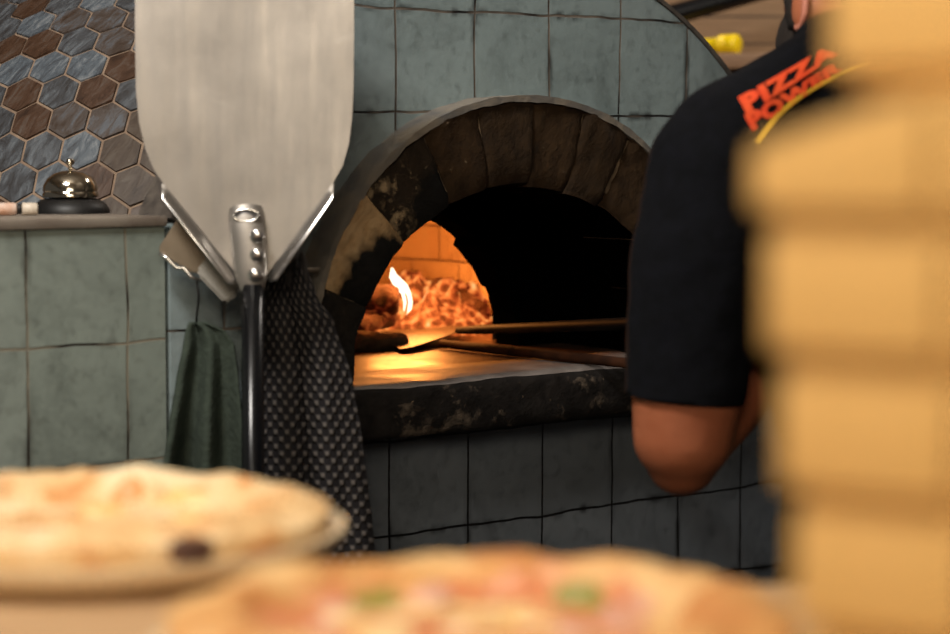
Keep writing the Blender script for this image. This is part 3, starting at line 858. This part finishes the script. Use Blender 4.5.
def log(name, a, b, r, m, label, seed, parent=None, m_end=None):
    bm = bmesh.new(); n_ = 16; pts = [a.lerp(b, i / n_) for i in range(n_ + 1)]
    fr = frames(pts); rings = []
    for i, p in enumerate(pts):
        e = min(i, n_ - i); rad = r * (0.80 if e == 0 else 0.96 if e == 1 else 1.0)
        rings.append([bm.verts.new(p + (fr[i][0] * math.cos(2 * math.pi * k / 24) + fr[i][1] * math.sin(2 * math.pi * k / 24)) * rad * (1 + 0.14 * nz(k * 0.5, i * 0.35, 0, 1, seed))) for k in range(24)])
    for p, q in zip(rings, rings[1:]):
        for k in range(24): bm.faces.new((p[k], p[(k + 1) % 24], q[(k + 1) % 24], q[k]))
    for rg in (rings[0][::-1], rings[-1]):
        f = bm.faces.new(rg); f.material_index = 1
    o = obj(name, bm, [m, m_end or m]); auto_smooth(o, 60)
    return tag(o, label, 'log', 'firewood in the oven')
log('firewood_log', spot(352, 298, 3.50), spot(399, 300, 3.50), 0.023, M_LOGHOT, 'dark log glowing dull red just left of the flame', 1)
log('firewood_log', spot(352, 342, 3.26), ontop(404, 348) + Vector((0, 0, 0.008)), 0.0155, M_LOGCOLD, 'short rough charred log lying at the left of the oven mouth', 2)
log('firewood_log', spot(436, 284, 3.67), spot(482, 312, 3.60), 0.015, M_LOGHOT, 'red glowing log sloping down on the right of the ember heap', 3)
log('firewood_log', spot(404, 277, 3.74), spot(452, 302, 3.64), 0.014, M_EMBER, 'bright orange burnt-through log lying across the ember heap', 4)
log('firewood_log', spot(356, 327, 3.44), spot(392, 318, 3.52), 0.013, M_LOGHOT, 'low log with red embers beneath the dark glowing log', 5)
# flame
bm = bmesh.new()
def tongue(pts, d, rad):
    P = [spot(x, y, d + dd) for (x, y, dd) in pts]; tube(bm, P, rad, 14, 0.7)
tongue([(392, 268, 0), (393, 276, 0), (398, 283, 0), (405, 287, 0), (409, 294, 0), (410.5, 302, 0), (409.5, 309, 0), (407, 314, 0)], 3.50, [0.002, 0.0085, 0.0115, 0.0070, 0.0045, 0.0042, 0.004, 0.001])
tongue([(393, 281, 0), (397, 286, 0), (403, 293, 0), (405, 302, 0), (404, 311, 0)], 3.505, [0.002, 0.007, 0.0035, 0.003, 0.001])
tag(obj('flame', bm, M_FLAME), 'small white-yellow flame licking up beside the dark log', 'flame', kind='thing')

# small metal peel lying in the oven, its handle held by the baker
ip = thing('turning_peel', 'metal peel with a long dark handle lying inside the glowing oven mouth', 'pizza peel', ontop(440, 340))
bm = bmesh.new()
pts = [on_level(x, y, z) for x, y, z in [(372, 334, -0.288), (384, 330, -0.286), (414, 322.5, -0.283), (440, 323.5, -0.280), (462, 326, -0.2765), (466, 328, -0.2765), (440, 338, -0.280), (412, 347, -0.285), (400, 349, -0.287)]]
prism(bm, pts, (0, 0, -0.002)); obj('blade', bm, M_BLADE, ip, False)
hA = on_level(458, 330.5, -0.2745); hB = spot(785, 317, 2.58)
hd = (hB - hA)
bm = bmesh.new(); tube(bm, [hA, hA + hd * 0.08, hA + hd * 0.5, hA + hd * 0.9, hA + hd * 1.07], [0.005, 0.007, 0.008, 0.010, 0.011], 18)
obj('handle', bm, plain('burnt_steel_handle', rgb(9, 8, 8), 0.6, 0.0, c2=rgb(6, 5, 5), sc=30, spec=0.04), ip)
# wooden pole on the hearth
wa = on_level(441, 343.5, -0.2855); wb = on_level(640, 364.5, -0.2840)
bm = bmesh.new(); tube(bm, [wa, wa.lerp(wb, 0.3), wa.lerp(wb, 0.7), wb], [0.006, 0.0068, 0.007, 0.007], 16)
tag(obj('wooden_stick', bm, M_WOODPOLE), 'thin wooden stick lying across the oven floor out over the hearth slab', 'stick')

# ---------------------------------------------------------------- serving counter in front
CZ = CAM_Z - 0.275
ctr = thing('serving_counter', 'pale wooden serving counter under the two pizzas and the box stack', 'counter', (0, 0.9, 0))
bm = bmesh.new()
poly = [(-0.95, 0.30), (0.95, 0.30), (0.95, 1.42), (-0.078, 1.42), (-0.205, 1.74), (-0.95, 1.74)]
prism(bm, [Vector((x, y, CZ - 0.035)) for x, y in poly], (0, 0, 0.035)); obj('worktop', bm, M_COUNTER, ctr, False)
bm = bmesh.new()
poly = [(-0.92, 0.34), (0.92, 0.34), (0.92, 1.30), (-0.15, 1.30), (-0.27, 1.60), (-0.92, 1.60)]
prism(bm, [Vector((x, y, 0.0)) for x, y in poly], (0, 0, CZ - 0.035)); obj('body', bm, plain('counter_panel', rgb(70, 62, 54), 0.7), ctr, False)

def plate(c, R, label, lip):
    bm = bmesh.new()
    lathe(bm, [(0, 0.004), (R * 0.74, 0.003), (R * 0.77, 0.0), (R * 0.84, 0.0), (R * 0.90, 0.003), (R * 0.96, lip * 0.45), (R, lip), (R * 1.0, lip + 0.004), (R * 0.985, lip + 0.005), (R * 0.88, lip * 0.6 + 0.006), (R * 0.6, 0.010), (0, 0.010)], 96, c)
    return tag(auto_smooth(obj('plate', bm, M_PLATE), 60), label, 'plate', 'plates under the pizzas')

def pizza(c, R, label, mat, seed, crust_h, crust_w, inner, dome=0.0, rough=0.5):
    root = thing('pizza', label, 'pizza', c, 0, 'pizzas on the serving counter')
    bm = bmesh.new(); NS, NRr = 160, 34; rings = []
    def h_at(r_, t):
        e = (R - r_) / crust_w
        base = 0.006 + dome * (1 - (r_ / R) ** 2)
        if e < 2.0:
            k = max(0.0, 1 - abs(e - 0.85) / 1.15)
            base += crust_h * (math.sqrt(max(0, 1 - (1 - k) ** 2)) if e < 0.85 else k * k * (3 - 2 * k))
            base += rough * k * (0.008 * nz(math.cos(t) * R, math.sin(t) * R, 0, 16, seed) + 0.006 * nz(math.cos(t) * R, math.sin(t) * R, r_, 38, seed))
        x, y = r_ * math.cos(t), r_ * math.sin(t)
        return base + 0.0035 * nz(x, y, 0, 26, seed + 2) + 0.002 * nz(x, y, 0, 60, seed + 5)
    Rt = lambda t: R * (1 + 0.030 * rough * nz(math.cos(t), math.sin(t), 0, 2.2, seed))
    for i in range(NRr + 1):
        f = i / NRr; f = 1 - (1 - f) ** 1.7
        rings.append([bm.verts.new(c + Vector((Rt(t) * f * math.cos(t), Rt(t) * f * math.sin(t), max(0.002, h_at(R * f, t))))) for t in [2 * math.pi * k / NS for k in range(NS)]] if i else [bm.verts.new(c + Vector((0, 0, h_at(0, 0))))])
    bot = [bm.verts.new(c + Vector((Rt(2 * math.pi * k / NS) * 0.985 * math.cos(2 * math.pi * k / NS), Rt(2 * math.pi * k / NS) * 0.985 * math.sin(2 * math.pi * k / NS), 0.0))) for k in range(NS)]
    rings.append(bot)
    for a, b in zip(rings, rings[1:]):
        for k in range(NS):
            k2 = (k + 1) % NS
            if len(a) == 1: bm.faces.new((a[0], b[k], b[k2]))
            else: bm.faces.new((a[k], b[k], b[k2], a[k2]))
    bm.faces.new(bot)
    obj('crust', bm, mat, root)
    return root, h_at
def topping(root, c, h_at, name, r_, deg, size, m, h=0.004, asp=1.0, rot=0.0, label=None, seed=0):
    t = math.radians(deg); x0, y0 = r_ * math.cos(t), r_ * math.sin(t)
    bm = bmesh.new(); rings = []
    for i in range(7):
        f = i / 6; row = []
        for k in range(28):
            a = 2 * math.pi * k / 28
            s = size * f * (1 + 0.28 * nz(math.cos(a), math.sin(a), 0, 1.6, seed + deg))
            dx, dy = s * math.cos(a), s * asp * math.sin(a)
            X = x0 + dx * math.cos(rot) - dy * math.sin(rot); Y = y0 + dx * math.sin(rot) + dy * math.cos(rot)
            z = h_at(math.hypot(X, Y), math.atan2(Y, X)) + h * (1 - f ** 2.5) + 0.0006 - (0.0022 if i == 6 else 0)
            row.append(bm.verts.new(c + Vector((X, Y, z))))
        rings.append(row if i else [bm.verts.new(c + Vector((x0, y0, h_at(r_, t) + h)))])
        if not i:
            for v in row: bm.verts.remove(v)
    for a, b in zip(rings, rings[1:]):
        for k in range(28):
            k2 = (k + 1) % 28
            if len(a) == 1: bm.faces.new((a[0], b[k], b[k2]))
            else: bm.faces.new((a[k], b[k], b[k2], a[k2]))
    o = obj(name, bm, m, root)
    if label: o['label'] = label
    return o

# pizza on the left (further, larger)
cA = Vector((-0.257, 1.520, CZ))
plate(cA, 0.170, 'cream plate under the pale pizza at the left', 0.017)
cpa = cA + Vector((0, 0, 0.0105))
pa, ha = pizza(cpa, 0.160, 'pale crusted pizza with golden spots on a cream plate, left of the other', M_CRUST_A, 4, 0.022, 0.036, None, 0.008)
for q, (r_, dg, s, nm, m) in enumerate([(0.10, 20, 0.030, 'cheese', M_CHEESE), (0.12, 300, 0.035, 'cheese', M_CHEESE), (0.05, 90, 0.032, 'cheese', M_CHEESE), (0.13, 60, 0.030, 'cheese', M_CHEESE), (0.10, 250, 0.035, 'cheese', M_CHEESE),
                                        (0.145, 330, 0.016, 'browned_spot', M_SPOT), (0.15, 355, 0.014, 'browned_spot', M_SPOT), (0.10, 330, 0.016, 'browned_spot', M_SPOT), (0.07, 280, 0.014, 'browned_spot', M_SPOT), (0.14, 85, 0.018, 'browned_spot', M_SPOT)]):
    topping(pa, cpa, ha, nm, r_ * 0.72, dg, s * 0.75, m, 0.003, 0.8, q, seed=q)
for (r_, dg, s) in ((0.1620, 301, 0.015),):
    topping(pa, cpa, ha, 'burnt_blister', r_, dg, s, M_CHAR, 0.003, 0.5, math.radians(dg + 90), seed=s * 900)
# pizza in front (centre)
cB = Vector((0.003, 1.172, CZ))
plate(cB, 0.172, 'cream plate under the topped pizza at the front', 0.015)
cpb = cB + Vector((0, 0, 0.0105))
pb, hb = pizza(cpb, 0.163, 'golden pizza with red, green and white toppings at the bottom front', M_CRUST_B, 9, 0.022, 0.034, None, 0.004)
topping(pb, cpb, hb, 'sauce', 0.0, 0, 0.110, M_SAUCE, 0.001, 1.0, 0, seed=5)
tp = [('cheese', 0.085, 88, 0.024, M_CHEESE), ('cheese', 0.10, 70, 0.018, M_CHEESE), ('cheese', 0.09, 120, 0.026, M_CHEESE), ('cheese', 0.05, 50, 0.025, M_CHEESE), ('cheese', 0.10, 150, 0.02, M_CHEESE), ('cheese', 0.06, 180, 0.03, M_CHEESE), ('cheese', 0.05, 300, 0.03, M_CHEESE), ('cheese', 0.02, 100, 0.026, M_CHEESE),
      ('ham_slice', 0.118, 38, 0.024, M_HAM), ('ham_slice', 0.095, 22, 0.022, M_HAM), ('ham_slice', 0.118, 104, 0.020, M_HAM), ('ham_slice', 0.115, 140, 0.022, M_HAM), ('ham_slice', 0.06, 10, 0.022, M_HAM), ('ham_slice', 0.10, 168, 0.020, M_HAM),
      ('pepper_slice', 0.122, 60, 0.020, M_GREEN), ('pepper_slice', 0.118, 52, 0.016, M_GREEN), ('pepper_slice', 0.122, 122, 0.016, M_GREEN), ('pepper_slice', 0.09, 100, 0.014, M_GREEN), ('pepper_slice', 0.12, 130, 0.013, M_GREEN),
      ('tomato_piece', 0.126, 80, 0.020, M_SAUCE), ('tomato_piece', 0.12, 92, 0.016, M_SAUCE), ('tomato_piece', 0.09, 60, 0.015, M_SAUCE)]
for q, (nm, r_, dg, s, m) in enumerate(tp): topping(pb, cpb, hb, nm, r_ * 0.84, dg, s * 0.9, m, 0.004, 0.7, math.radians(dg + 90), seed=q * 3.1)

# ---------------------------------------------------------------- kraft pizza boxes, stacked on the counter
BS, BH = 0.33, 0.0490
bd = Vector((0.80, -0.60, 0)).normalized(); be = Vector((0.60, 0.80, 0)).normalized()
def dent(bm, Mx, zc):
    # the pressed-down left corner of one lid
    Mi = Mx.inverted(); bm.transform(Mi)
    for x in (-BS / 2 + 0.012, -BS / 2 + 0.025, -BS / 2 + 0.04, -BS / 2 + 0.055, -BS / 2 + 0.07):
        bmesh.ops.bisect_plane(bm, geom=list(bm.verts) + list(bm.edges) + list(bm.faces), plane_co=(x, 0, 0), plane_no=(1, 0, 0))
    for v in bm.verts:
        if v.co.z > 0.010:
            k = max(0.0, 1 - (v.co.x + BS / 2) / 0.072); v.co.z -= 0.019 * k ** 1.3 * min(1, (v.co.z - 0.010) / 0.028)
    bm.transform(Mx)
def pizza_box(px, d, zb, label, tilt, dented=False):
    c = spot(px, 300, d); c.z = zb
    r = thing('pizza_box', label, 'pizza box', c + bd * BS / 2 + be * BS / 2, tilt, 'kraft pizza boxes in the stack')
    Mx = Matrix.Translation(c + bd * BS / 2 + be * BS / 2) @ Matrix.Rotation(tilt, 4, 'Z') @ Matrix((( bd.x, be.x, 0, 0), (bd.y, be.y, 0, 0), (0, 0, 1, 0), (0, 0, 0, 1)))
    h = BS / 2
    bm = bmesh.new(); box(bm, (-h + 0.006, -h + 0.006, 0.0005), (h - 0.006, h - 0.006, BH - 0.008), 0.002, M=Mx); (dent(bm, Mx, 0) if dented else None); auto_smooth(obj('tray', bm, M_KRAFT, r))
    bm = bmesh.new(); box(bm, (-h, -h, BH - 0.0055), (h, h, BH - 0.0005), 0.002, M=Mx); (dent(bm, Mx, 0) if dented else None); lid = auto_smooth(obj('lid', bm, M_KRAFT, r))
    e = 0.066
    for nm, lo, hi in (('side_flap', (-h, -h, 0.0085), (-h + e, -h + 0.004, BH - 0.004)), ('side_flap', (-h + e + 0.0025, -h + 0.0008, 0.0080), (h - e, -h + 0.0045, BH - 0.004)), ('side_flap', (h - e + 0.0025, -h, 0.0085), (h, -h + 0.004, BH - 0.004)),
                       ('side_flap', (-h, -h + 0.004, 0.0085), (-h + 0.004, h, BH - 0.004)), ('side_flap', (h - 0.004, -h + 0.004, 0.0085), (h, h, BH - 0.004)), ('side_flap', (-h + 0.004, h - 0.004, 0.0085), (h - 0.004, h, BH - 0.004))):
        bm = bmesh.new(); box(bm, lo, hi, 0.0014, M=Mx); (dent(bm, Mx, 0) if dented else None); auto_smooth(obj(nm, bm, M_KRAFT, r))
    return r
spec = [(795, 'kraft pizza box, resting on the counter below the frame'), (795, 'kraft pizza box, second up from the counter'), (798, 'kraft pizza box at the lowest visible place of the stack'), (783, 'kraft pizza box second from the bottom edge of the picture in the stack'),
        (766, 'kraft pizza box in the middle of the visible stack'), (749, 'kraft pizza box that juts out furthest left, under the topmost one'), (826, 'topmost kraft pizza box, set back to the right')]
for i, (px, lab) in enumerate(spec):
    pizza_box(px, 0.80, CZ + i * BH, lab, random.Random(i + 5).uniform(-0.02, 0.02), i == 5)

# ---------------------------------------------------------------- the baker
man = thing('person', 'person seen from behind in a black short-sleeved shirt with red print, working the oven', 'person', (0.43, 2.42, 0))
S = spot
sh_l, el_l, wr_l = S(716, 166, 2.42), S(684, 455, 2.40), S(776, 350, 2.53)
sh_r, el_r = S(955, 105, 2.47), S(1100, 385, 2.53)
hand_l = hA + hd * ((hB.x - hA.x) / hd.x * 1.005); hand_r = hA + hd * 0.80
wr_r = hand_r + Vector((0.085, -0.005, -0.035))
hips, belly, chest = S(912, 585, 2.40), S(915, 440, 2.42), S(838, 215, 2.48)
neck = S(842, 78, 2.53)
head = S(855, 8, 2.62)
fw = Vector((-0.42, 0.90, -0.12)).normalized(); lf = Vector((-0.90, -0.42, 0.06)); lf = (lf - fw * lf.dot(fw)).normalized(); up = lf.cross(fw) * -1
if up.z < 0: up = -up
HM = Matrix((lf, fw, up)).transposed()
bm = bmesh.new()
hipl, hipr = S(862, 640, 2.38), S(955, 640, 2.42)
kn_l, kn_r = Vector((hipl.x - 0.02, hipl.y + 0.05, 0.50)), Vector((hipr.x + 0.04, hipr.y + 0.02, 0.50))
an_l, an_r = Vector((kn_l.x - 0.01, kn_l.y - 0.06, 0.09)), Vector((kn_r.x + 0.02, kn_r.y - 0.05, 0.09))
for a, ra, b, rb in ((hipl, .085, kn_l, .058), (hipr, .085, kn_r, .058), (kn_l, .056, an_l, .036), (kn_r, .056, an_r, .036), (an_l, .036, an_l + Vector((-.02, .12, -.05)), .03), (an_r, .036, an_r + Vector((.02, .13, -.05)), .03),
                     (hips, .125, belly, .12), (belly, .12, chest, .11), (chest, .11, neck, .055), (chest, .09, sh_l, .058), (chest, .09, sh_r, .058), (neck, .056, head - up * 0.05, .052),
                     (sh_l, .058, S(688, 390, 2.40), .060), (S(688, 390, 2.40), .060, S(683, 435, 2.40), .054), (S(683, 435, 2.40), .054, S(682, 460, 2.405), .039), (S(684, 448, 2.41), .043, S(730, 400, 2.46), .041), (S(730, 400, 2.46), .041, wr_l, .027),
                     (sh_r, .058, el_r, .045), (el_r, .043, el_r.lerp(wr_r, 0.4), .042), (el_r.lerp(wr_r, 0.4), .042, wr_r, .028)):
    capsule(bm, a, ra, b, rb)
ellipsoid(bm, head + up * 0.015, (0.074, 0.094, 0.105), HM); ellipsoid(bm, head - up * 0.05 + fw * 0.03, (0.056, 0.062, 0.062), HM)
capsule(bm, head + fw * 0.088 + up * 0.005, 0.008, head + fw * 0.106 - up * 0.022, 0.013)     # nose
for s in (-1, 1): ellipsoid(bm, head + fw * 0.086 + lf * 0.030 * s + up * 0.012, (0.013, 0.010, 0.009), HM)
capsule(bm, head + fw * 0.088 - up * 0.052 + lf * 0.016, 0.007, head + fw * 0.088 - up * 0.052 - lf * 0.016, 0.007)
for s in (-1, 1):
    ec = head + lf * 0.075 * s - fw * 0.010 - up * 0.008
    ER = Matrix.Rotation(0.25 * s, 3, up)
    ellipsoid(bm, ec, (0.010, 0.019, 0.031), ER @ HM); 
def hand(P, wrist, ax):
    """palm laid along the handle axis ax at P with four curled fingers and a thumb"""
    ax = ax.normalized(); w = (wrist - P); w = (w - ax * w.dot(ax)).normalized(); sd = ax.cross(w)
    capsule(bm, wrist, .027, P + w * 0.040, .026)
    for k in range(4):
        o = P + ax * ((k - 1.5) * 0.020); capsule(bm, P + w * 0.045 + ax * ((k - 1.5) * 0.013), .015, o + w * 0.022, .0115)
        rr_ = 0.0205; pr = None; n_ = [5, 6, 6, 5][k]
        for j in range(n_ + 1):
            a = math.radians(20 + 46 * j); q = o + (w * math.cos(a) + sd * math.sin(a)) * rr_
            if pr is not None: capsule(bm, pr, .0092 - j * 0.0003, q, .0090 - j * 0.0003, 12, 4)
            pr = q
    t0 = P + w * 0.038 - ax * 0.026; t1 = P - sd * 0.023 + w * 0.012 - ax * 0.040; t2 = P - sd * 0.020 - w * 0.014 - ax * 0.030
    capsule(bm, t0, .0135, t1, .0105, 12, 4); capsule(bm, t1, .0105, t2, .009, 12, 4)
hand(hand_l, wr_l, hd); hand(hand_r, wr_r, hd)
bm = remesh(bm, 0.0055, 5)
obj('body', bm, M_SKIN, man)
# ear folds: the hollow of each ear
for s in (1,):
    ec = head + lf * 0.0835 * s - fw * 0.012 - up * 0.006
    bm = bmesh.new()
    pts = [ec + (fw * math.cos(t) * 0.0145 + up * math.sin(t) * 0.026) for t in [math.radians(60 + x * 24) for x in range(11)]]
    tube(bm, pts, [0.002] + [0.0042] * 9 + [0.002], 10); obj('ear_rim', bm, plain('ear_skin', rgb(200, 128, 106), 0.55), man)
# hair and beard
bm = bmesh.new()
ellipsoid(bm, (0, 0, 0), (1, 1, 1), None, 64, 48)
kill = []
for v in bm.verts:
    x, y, z = v.co
    v.co = Vector((x * 0.079, y * 0.099, z * 0.110 + 0.015))
for f in bm.faces:
    c = f.calc_center_median(); hairline = (0.016 if c.y > -0.06 else -0.012) if c.y < 0.02 else (0.028 + (c.y - 0.02) * 0.6)
    keep = c.z > hairline or (0.004 < c.y < 0.022 and c.z > -0.03) and abs(c.x) > 0.05
    if not keep: kill.append(f)
bmesh.ops.delete(bm, geom=kill, context='FACES')
for v in bm.verts:
    v.co = head + HM @ (v.co * (1 + 0.02 * nz(v.co.x, v.co.y, v.co.z, 90)))
hair = obj('hair', bm, M_HAIR, man); hair.modifiers.new('t', 'SOLIDIFY').thickness = 0.006
bm = bmesh.new()
ellipsoid(bm, (0, 0, 0), (1, 1, 1), None, 56, 40)
for v in bm.verts:
    x, y, z = v.co
    v.co = Vector((x * 0.0715, 0.022 + y * 0.074, z * 0.076 - 0.043))
kill = [f for f in bm.faces if (lambda c: c.z > -0.005 or c.y < 0.012 or (c.z > -0.045 and c.y > 0.075 and abs(c.x) < 0.03))(f.calc_center_median())]
bmesh.ops.delete(bm, geom=kill, context='FACES')
for v in bm.verts: v.co = head + HM @ (v.co * (1 + 0.02 * nz(v.co.x, v.co.y, v.co.z, 90)))
brd = obj('beard', bm, M_HAIR, man); brd.modifiers.new('t', 'SOLIDIFY').thickness = 0.006

# shirt
bm = bmesh.new()
for a, ra, b, rb in ((hips + Vector((0, 0, 0.06)), .142, belly, .138), (belly, .138, chest, .132), (chest, .132, neck - Vector((0, .01, .03)), .072), (chest, .112, sh_l, .069), (chest, .118, sh_r, .074),
                     (S(724, 140, 2.43), .060, S(828, 82, 2.51), .060), (S(915, 100, 2.48), .064, S(850, 80, 2.51), .058), (neck, .060, neck + Vector((0, .02, .02)), .058),
                     (sh_l, .070, S(700, 260, 2.41), .074), (S(700, 260, 2.41), .074, S(682, 430, 2.40), .0625), (sh_r, .074, sh_r.lerp(el_r, .8), .066)):
    capsule(bm, a, ra, b, rb, 28)
bm = remesh(bm, 0.0065, 5)
def cut(bm, p, nrm, near, rad=0.16):
    g = [f for f in bm.faces if (f.calc_center_median() - near).length < rad]
    es = list({e for f in g for e in f.edges}); vs = list({v for f in g for v in f.verts})
    bmesh.ops.bisect_plane(bm, geom=g + es + vs, plane_co=p, plane_no=nrm, clear_outer=True)
cut(bm, S(686, 406, 2.33), Vector((-0.09, 0.02, -1)).normalized(), S(686, 440, 2.40), 0.102)
pr_ = sh_r.lerp(el_r, .72); cut(bm, pr_, (el_r - sh_r).normalized(), sh_r.lerp(el_r, .86), 0.115)
bmesh.ops.dissolve_degenerate(bm, dist=1e-5, edges=bm.edges)
# soft creases in the cloth
bm.normal_update()
for v in bm.verts:
    q = v.co; v.co = q + v.normal * (0.004 * nz(q.x, q.y, q.z * 0.5, 13, 3) + 0.002 * nz(q.x, q.y, q.z, 34, 6))
bvh = BVHTree.FromBMesh(bm)
shirt = obj('shirt', bm, M_SHIRT, man); sm = shirt.modifiers.new('t', 'SOLIDIFY'); sm.thickness = 0.0025; sm.offset = -1

# print on the shirt's back: two lines of lettering and a yellow sweep underneath
def text_bm(body, size, offset, wide=1.0, taper=0.0):
    cu = bpy.data.curves.new('lettering', 'FONT'); cu.body = body; cu.size = size; cu.offset = offset; cu.space_character = 1.12; cu.shear = 0.05
    o = bpy.data.objects.new('lettering', cu); C.objects.link(o)
    dg = bpy.context.evaluated_depsgraph_get(); dg.update()
    b = bmesh.new(); b.from_mesh(o.evaluated_get(dg).to_mesh())
    bpy.data.objects.remove(o); bpy.data.curves.remove(cu)
    bmesh.ops.remove_doubles(b, verts=b.verts, dist=1e-5)
    bmesh.ops.triangulate(b, faces=b.faces)
    for v in b.verts:
        v.co.x *= wide; v.co.y *= 1 - taper * v.co.x / 0.1
    for _ in range(2): bmesh.ops.subdivide_edges(b, edges=[e for e in b.edges if e.calc_length() > 0.004], cuts=1)
    bmesh.ops.triangulate(b, faces=b.faces)
    return b
def lay(b, f):
    """press a flat print onto the cloth: cast each point along the room's depth"""
    for v in b.verts:
        P = f(v.co.x, v.co.y); hit = bvh.ray_cast(Vector((P.x, 1.9, P.z + (1.9 - 2.4) / 2.4 * (P.z - CAM_Z))), Vector((P.x * 0, 1, (P.z - CAM_Z) / 2.4)).normalized())
        v.co = (hit[0] + Vector((0, -0.0022, 0))) if hit[0] is not None else P
    return b
ta = math.radians(30); td = Vector((math.cos(ta), math.sin(ta))); tn = Vector((-math.sin(ta), math.cos(ta)))
orig = S(750, 112, 2.40)
def place(ox, oy, bend=0.0):
    def f(x, y):
        q = Vector((ox, oy)) + Vector((x, y)) ; q.y -= bend * (x) ** 2
        w = td * q.x + tn * q.y
        return Vector((orig.x + w.x, 2.4, orig.z + w.y))
    return f
b = lay(text_bm('PIZZA', 0.0235, 0.0015, 1.72, 0.28), place(-0.0065, 0.003, 0.0)); pz = obj('shirt_print', b, M_RED, shirt, False); pz['label'] = 'red lettering on the back'
b = lay(text_bm('POWER', 0.0225, 0.0015, 1.42, 0.34), place(-0.0110, -0.0150, -0.15)); obj('shirt_print', b, M_RED, shirt, False)
bm = bmesh.new(); n_ = 40; pth = []
cp = [(752, 142), (775, 117), (800, 98), (830, 82), (868, 66), (905, 55)]
for i in range(n_ + 1):
    t = i / n_ * (len(cp) - 1); k = min(int(t), len(cp) - 2); f = t - k
    pm, p0_, p1_, p2 = cp[max(k - 1, 0)], cp[k], cp[k + 1], cp[min(k + 2, len(cp) - 1)]
    xy = [0.5 * (2 * p0_[j] + (p1_[j] - pm[j]) * f + (2 * pm[j] - 5 * p0_[j] + 4 * p1_[j] - p2[j]) * f * f + (3 * p0_[j] - pm[j] - 3 * p1_[j] + p2[j]) * f ** 3) for j in (0, 1)]
    pth.append(S(xy[0], xy[1], 2.4))
vr = []
for i, p in enumerate(pth):
    tt = (pth[min(i + 1, n_)] - pth[max(i - 1, 0)]).normalized(); nn_ = Vector((-tt.z, 0, tt.x)); w_ = 0.0028 * (1 - 0.6 * i / n_)
    vr.append([bm.verts.new((p + nn_ * w_ * s)) for s in (-1, -0.33, 0.33, 1)])
for a, b_ in zip(vr, vr[1:]):
    for k in range(3): bm.faces.new((a[k], a[k + 1], b_[k + 1], b_[k]))
for v in bm.verts: v.co.y = 0
class _F: pass
def fid(x, y): return None
for v in bm.verts:
    hit = bvh.ray_cast(Vector((v.co.x, 1.9, v.co.z + (1.9 - 2.4) / 2.4 * (v.co.z - CAM_Z))), Vector((0, 1, (v.co.z - CAM_Z) / 2.4)).normalized())
    v.co = hit[0] + Vector((0, -0.0022, 0)) if hit[0] is not None else Vector((v.co.x, 2.4, v.co.z))
yp = obj('shirt_print', bm, M_YPRINT, shirt, False); yp['label'] = 'yellow sweep under the lettering'
# trousers and shoes
bm = bmesh.new()
for a, ra, b_, rb in ((hips, .138, hips - Vector((0, 0, .02)), .138), (hipl + Vector((0, 0, .03)), .100, kn_l, .074), (hipr + Vector((0, 0, .03)), .100, kn_r, .074), (kn_l, .073, an_l + Vector((0, 0, .02)), .060), (kn_r, .073, an_r + Vector((0, 0, .02)), .060)):
    capsule(bm, a, ra, b_, rb, 24)
obj('trousers', remesh(bm, 0.009, 4), M_TROUSER, man)
for a, s in ((an_l, -1), (an_r, 1)):
    bm = bmesh.new(); t = a + Vector((s * .02, .15, 0)); capsule(bm, Vector((a.x, a.y - .03, .052)), .048, Vector((t.x, t.y, .045)), .044)
    for v in bm.verts: v.co.z = max(v.co.z, 0.0)
    obj('shoe', bm, M_SHOE, man)

# ---------------------------------------------------------------- light
def area(name, loc, target, size, energy, col, sy=None):
    l = bpy.data.lights.new(name, 'AREA'); l.energy = energy; l.color = col; l.size = size
    if sy: l.shape = 'RECTANGLE'; l.size_y = sy
    o = bpy.data.objects.new(name, l); C.objects.link(o); o.location = loc
    o.rotation_euler = (Vector(target) - Vector(loc)).to_track_quat('-Z', 'Y').to_euler(); return o
area('kitchen_lamp_light', (-0.75, 1.55, 2.75), (0.0, 3.0, 1.45), 0.5, 34, (1.0, 0.95, 0.88), 0.35)
area('pass_lamp_light', (-0.30, 0.30, 2.15), (0.1, 1.1, 1.2), 0.7, 13.8, (1.0, 0.85, 0.64))
area('room_light', (0.3, -1.0, 2.7), (0.0, 2.5, 1.3), 1.2, 14, (1.0, 0.90, 0.76))
area('back_lamp_light', (0.9, 3.7, 2.85), (0.8, 4.5, 1.5), 0.4, 18, (1.0, 0.92, 0.82))
def point(name, loc, e, col, r):
    l = bpy.data.lights.new(name, 'POINT'); l.energy = e; l.color = col; l.shadow_soft_size = r
    o = bpy.data.objects.new(name, l); C.objects.link(o); o.location = loc; return o
point('fire_light', spot(405, 268, 3.50), 5.8, (1.0, 0.335, 0.068), 0.05)

w = bpy.data.worlds.new('dim_room'); bpy.context.scene.world = w; w.use_nodes = True
bgn = w.node_tree.nodes['Background']; bgn.inputs[0].default_value = (1.0, 0.93, 0.85, 1); bgn.inputs[1].default_value = 0.06

# ---------------------------------------------------------------- camera
cam = bpy.data.cameras.new('camera'); co = bpy.data.objects.new('camera', cam); C.objects.link(co)
cam.sensor_width = 36.0; cam.lens = FPX / 950 * 36.0
co.location = (0, 0, CAM_Z); co.rotation_euler = (math.pi / 2 - PITCH, 0, 0)
cam.clip_start = 0.05
cam.dof.use_dof = True; cam.dof.focus_distance = 3.0; cam.dof.aperture_fstop = cam.lens / 1000 / 0.025
sc = bpy.context.scene; sc.camera = co
sc.view_settings.view_transform = 'Standard'; sc.view_settings.look = 'None'; sc.view_settings.gamma = 1.0
sc.view_settings.exposure = 0.0; sc.view_settings.use_curve_mapping = False
try:
    sc.cycles.use_denoising = True
    sc.cycles.denoising_input_passes = 'RGB'
    sc.cycles.use_adaptive_sampling = False
except Exception:
    pass
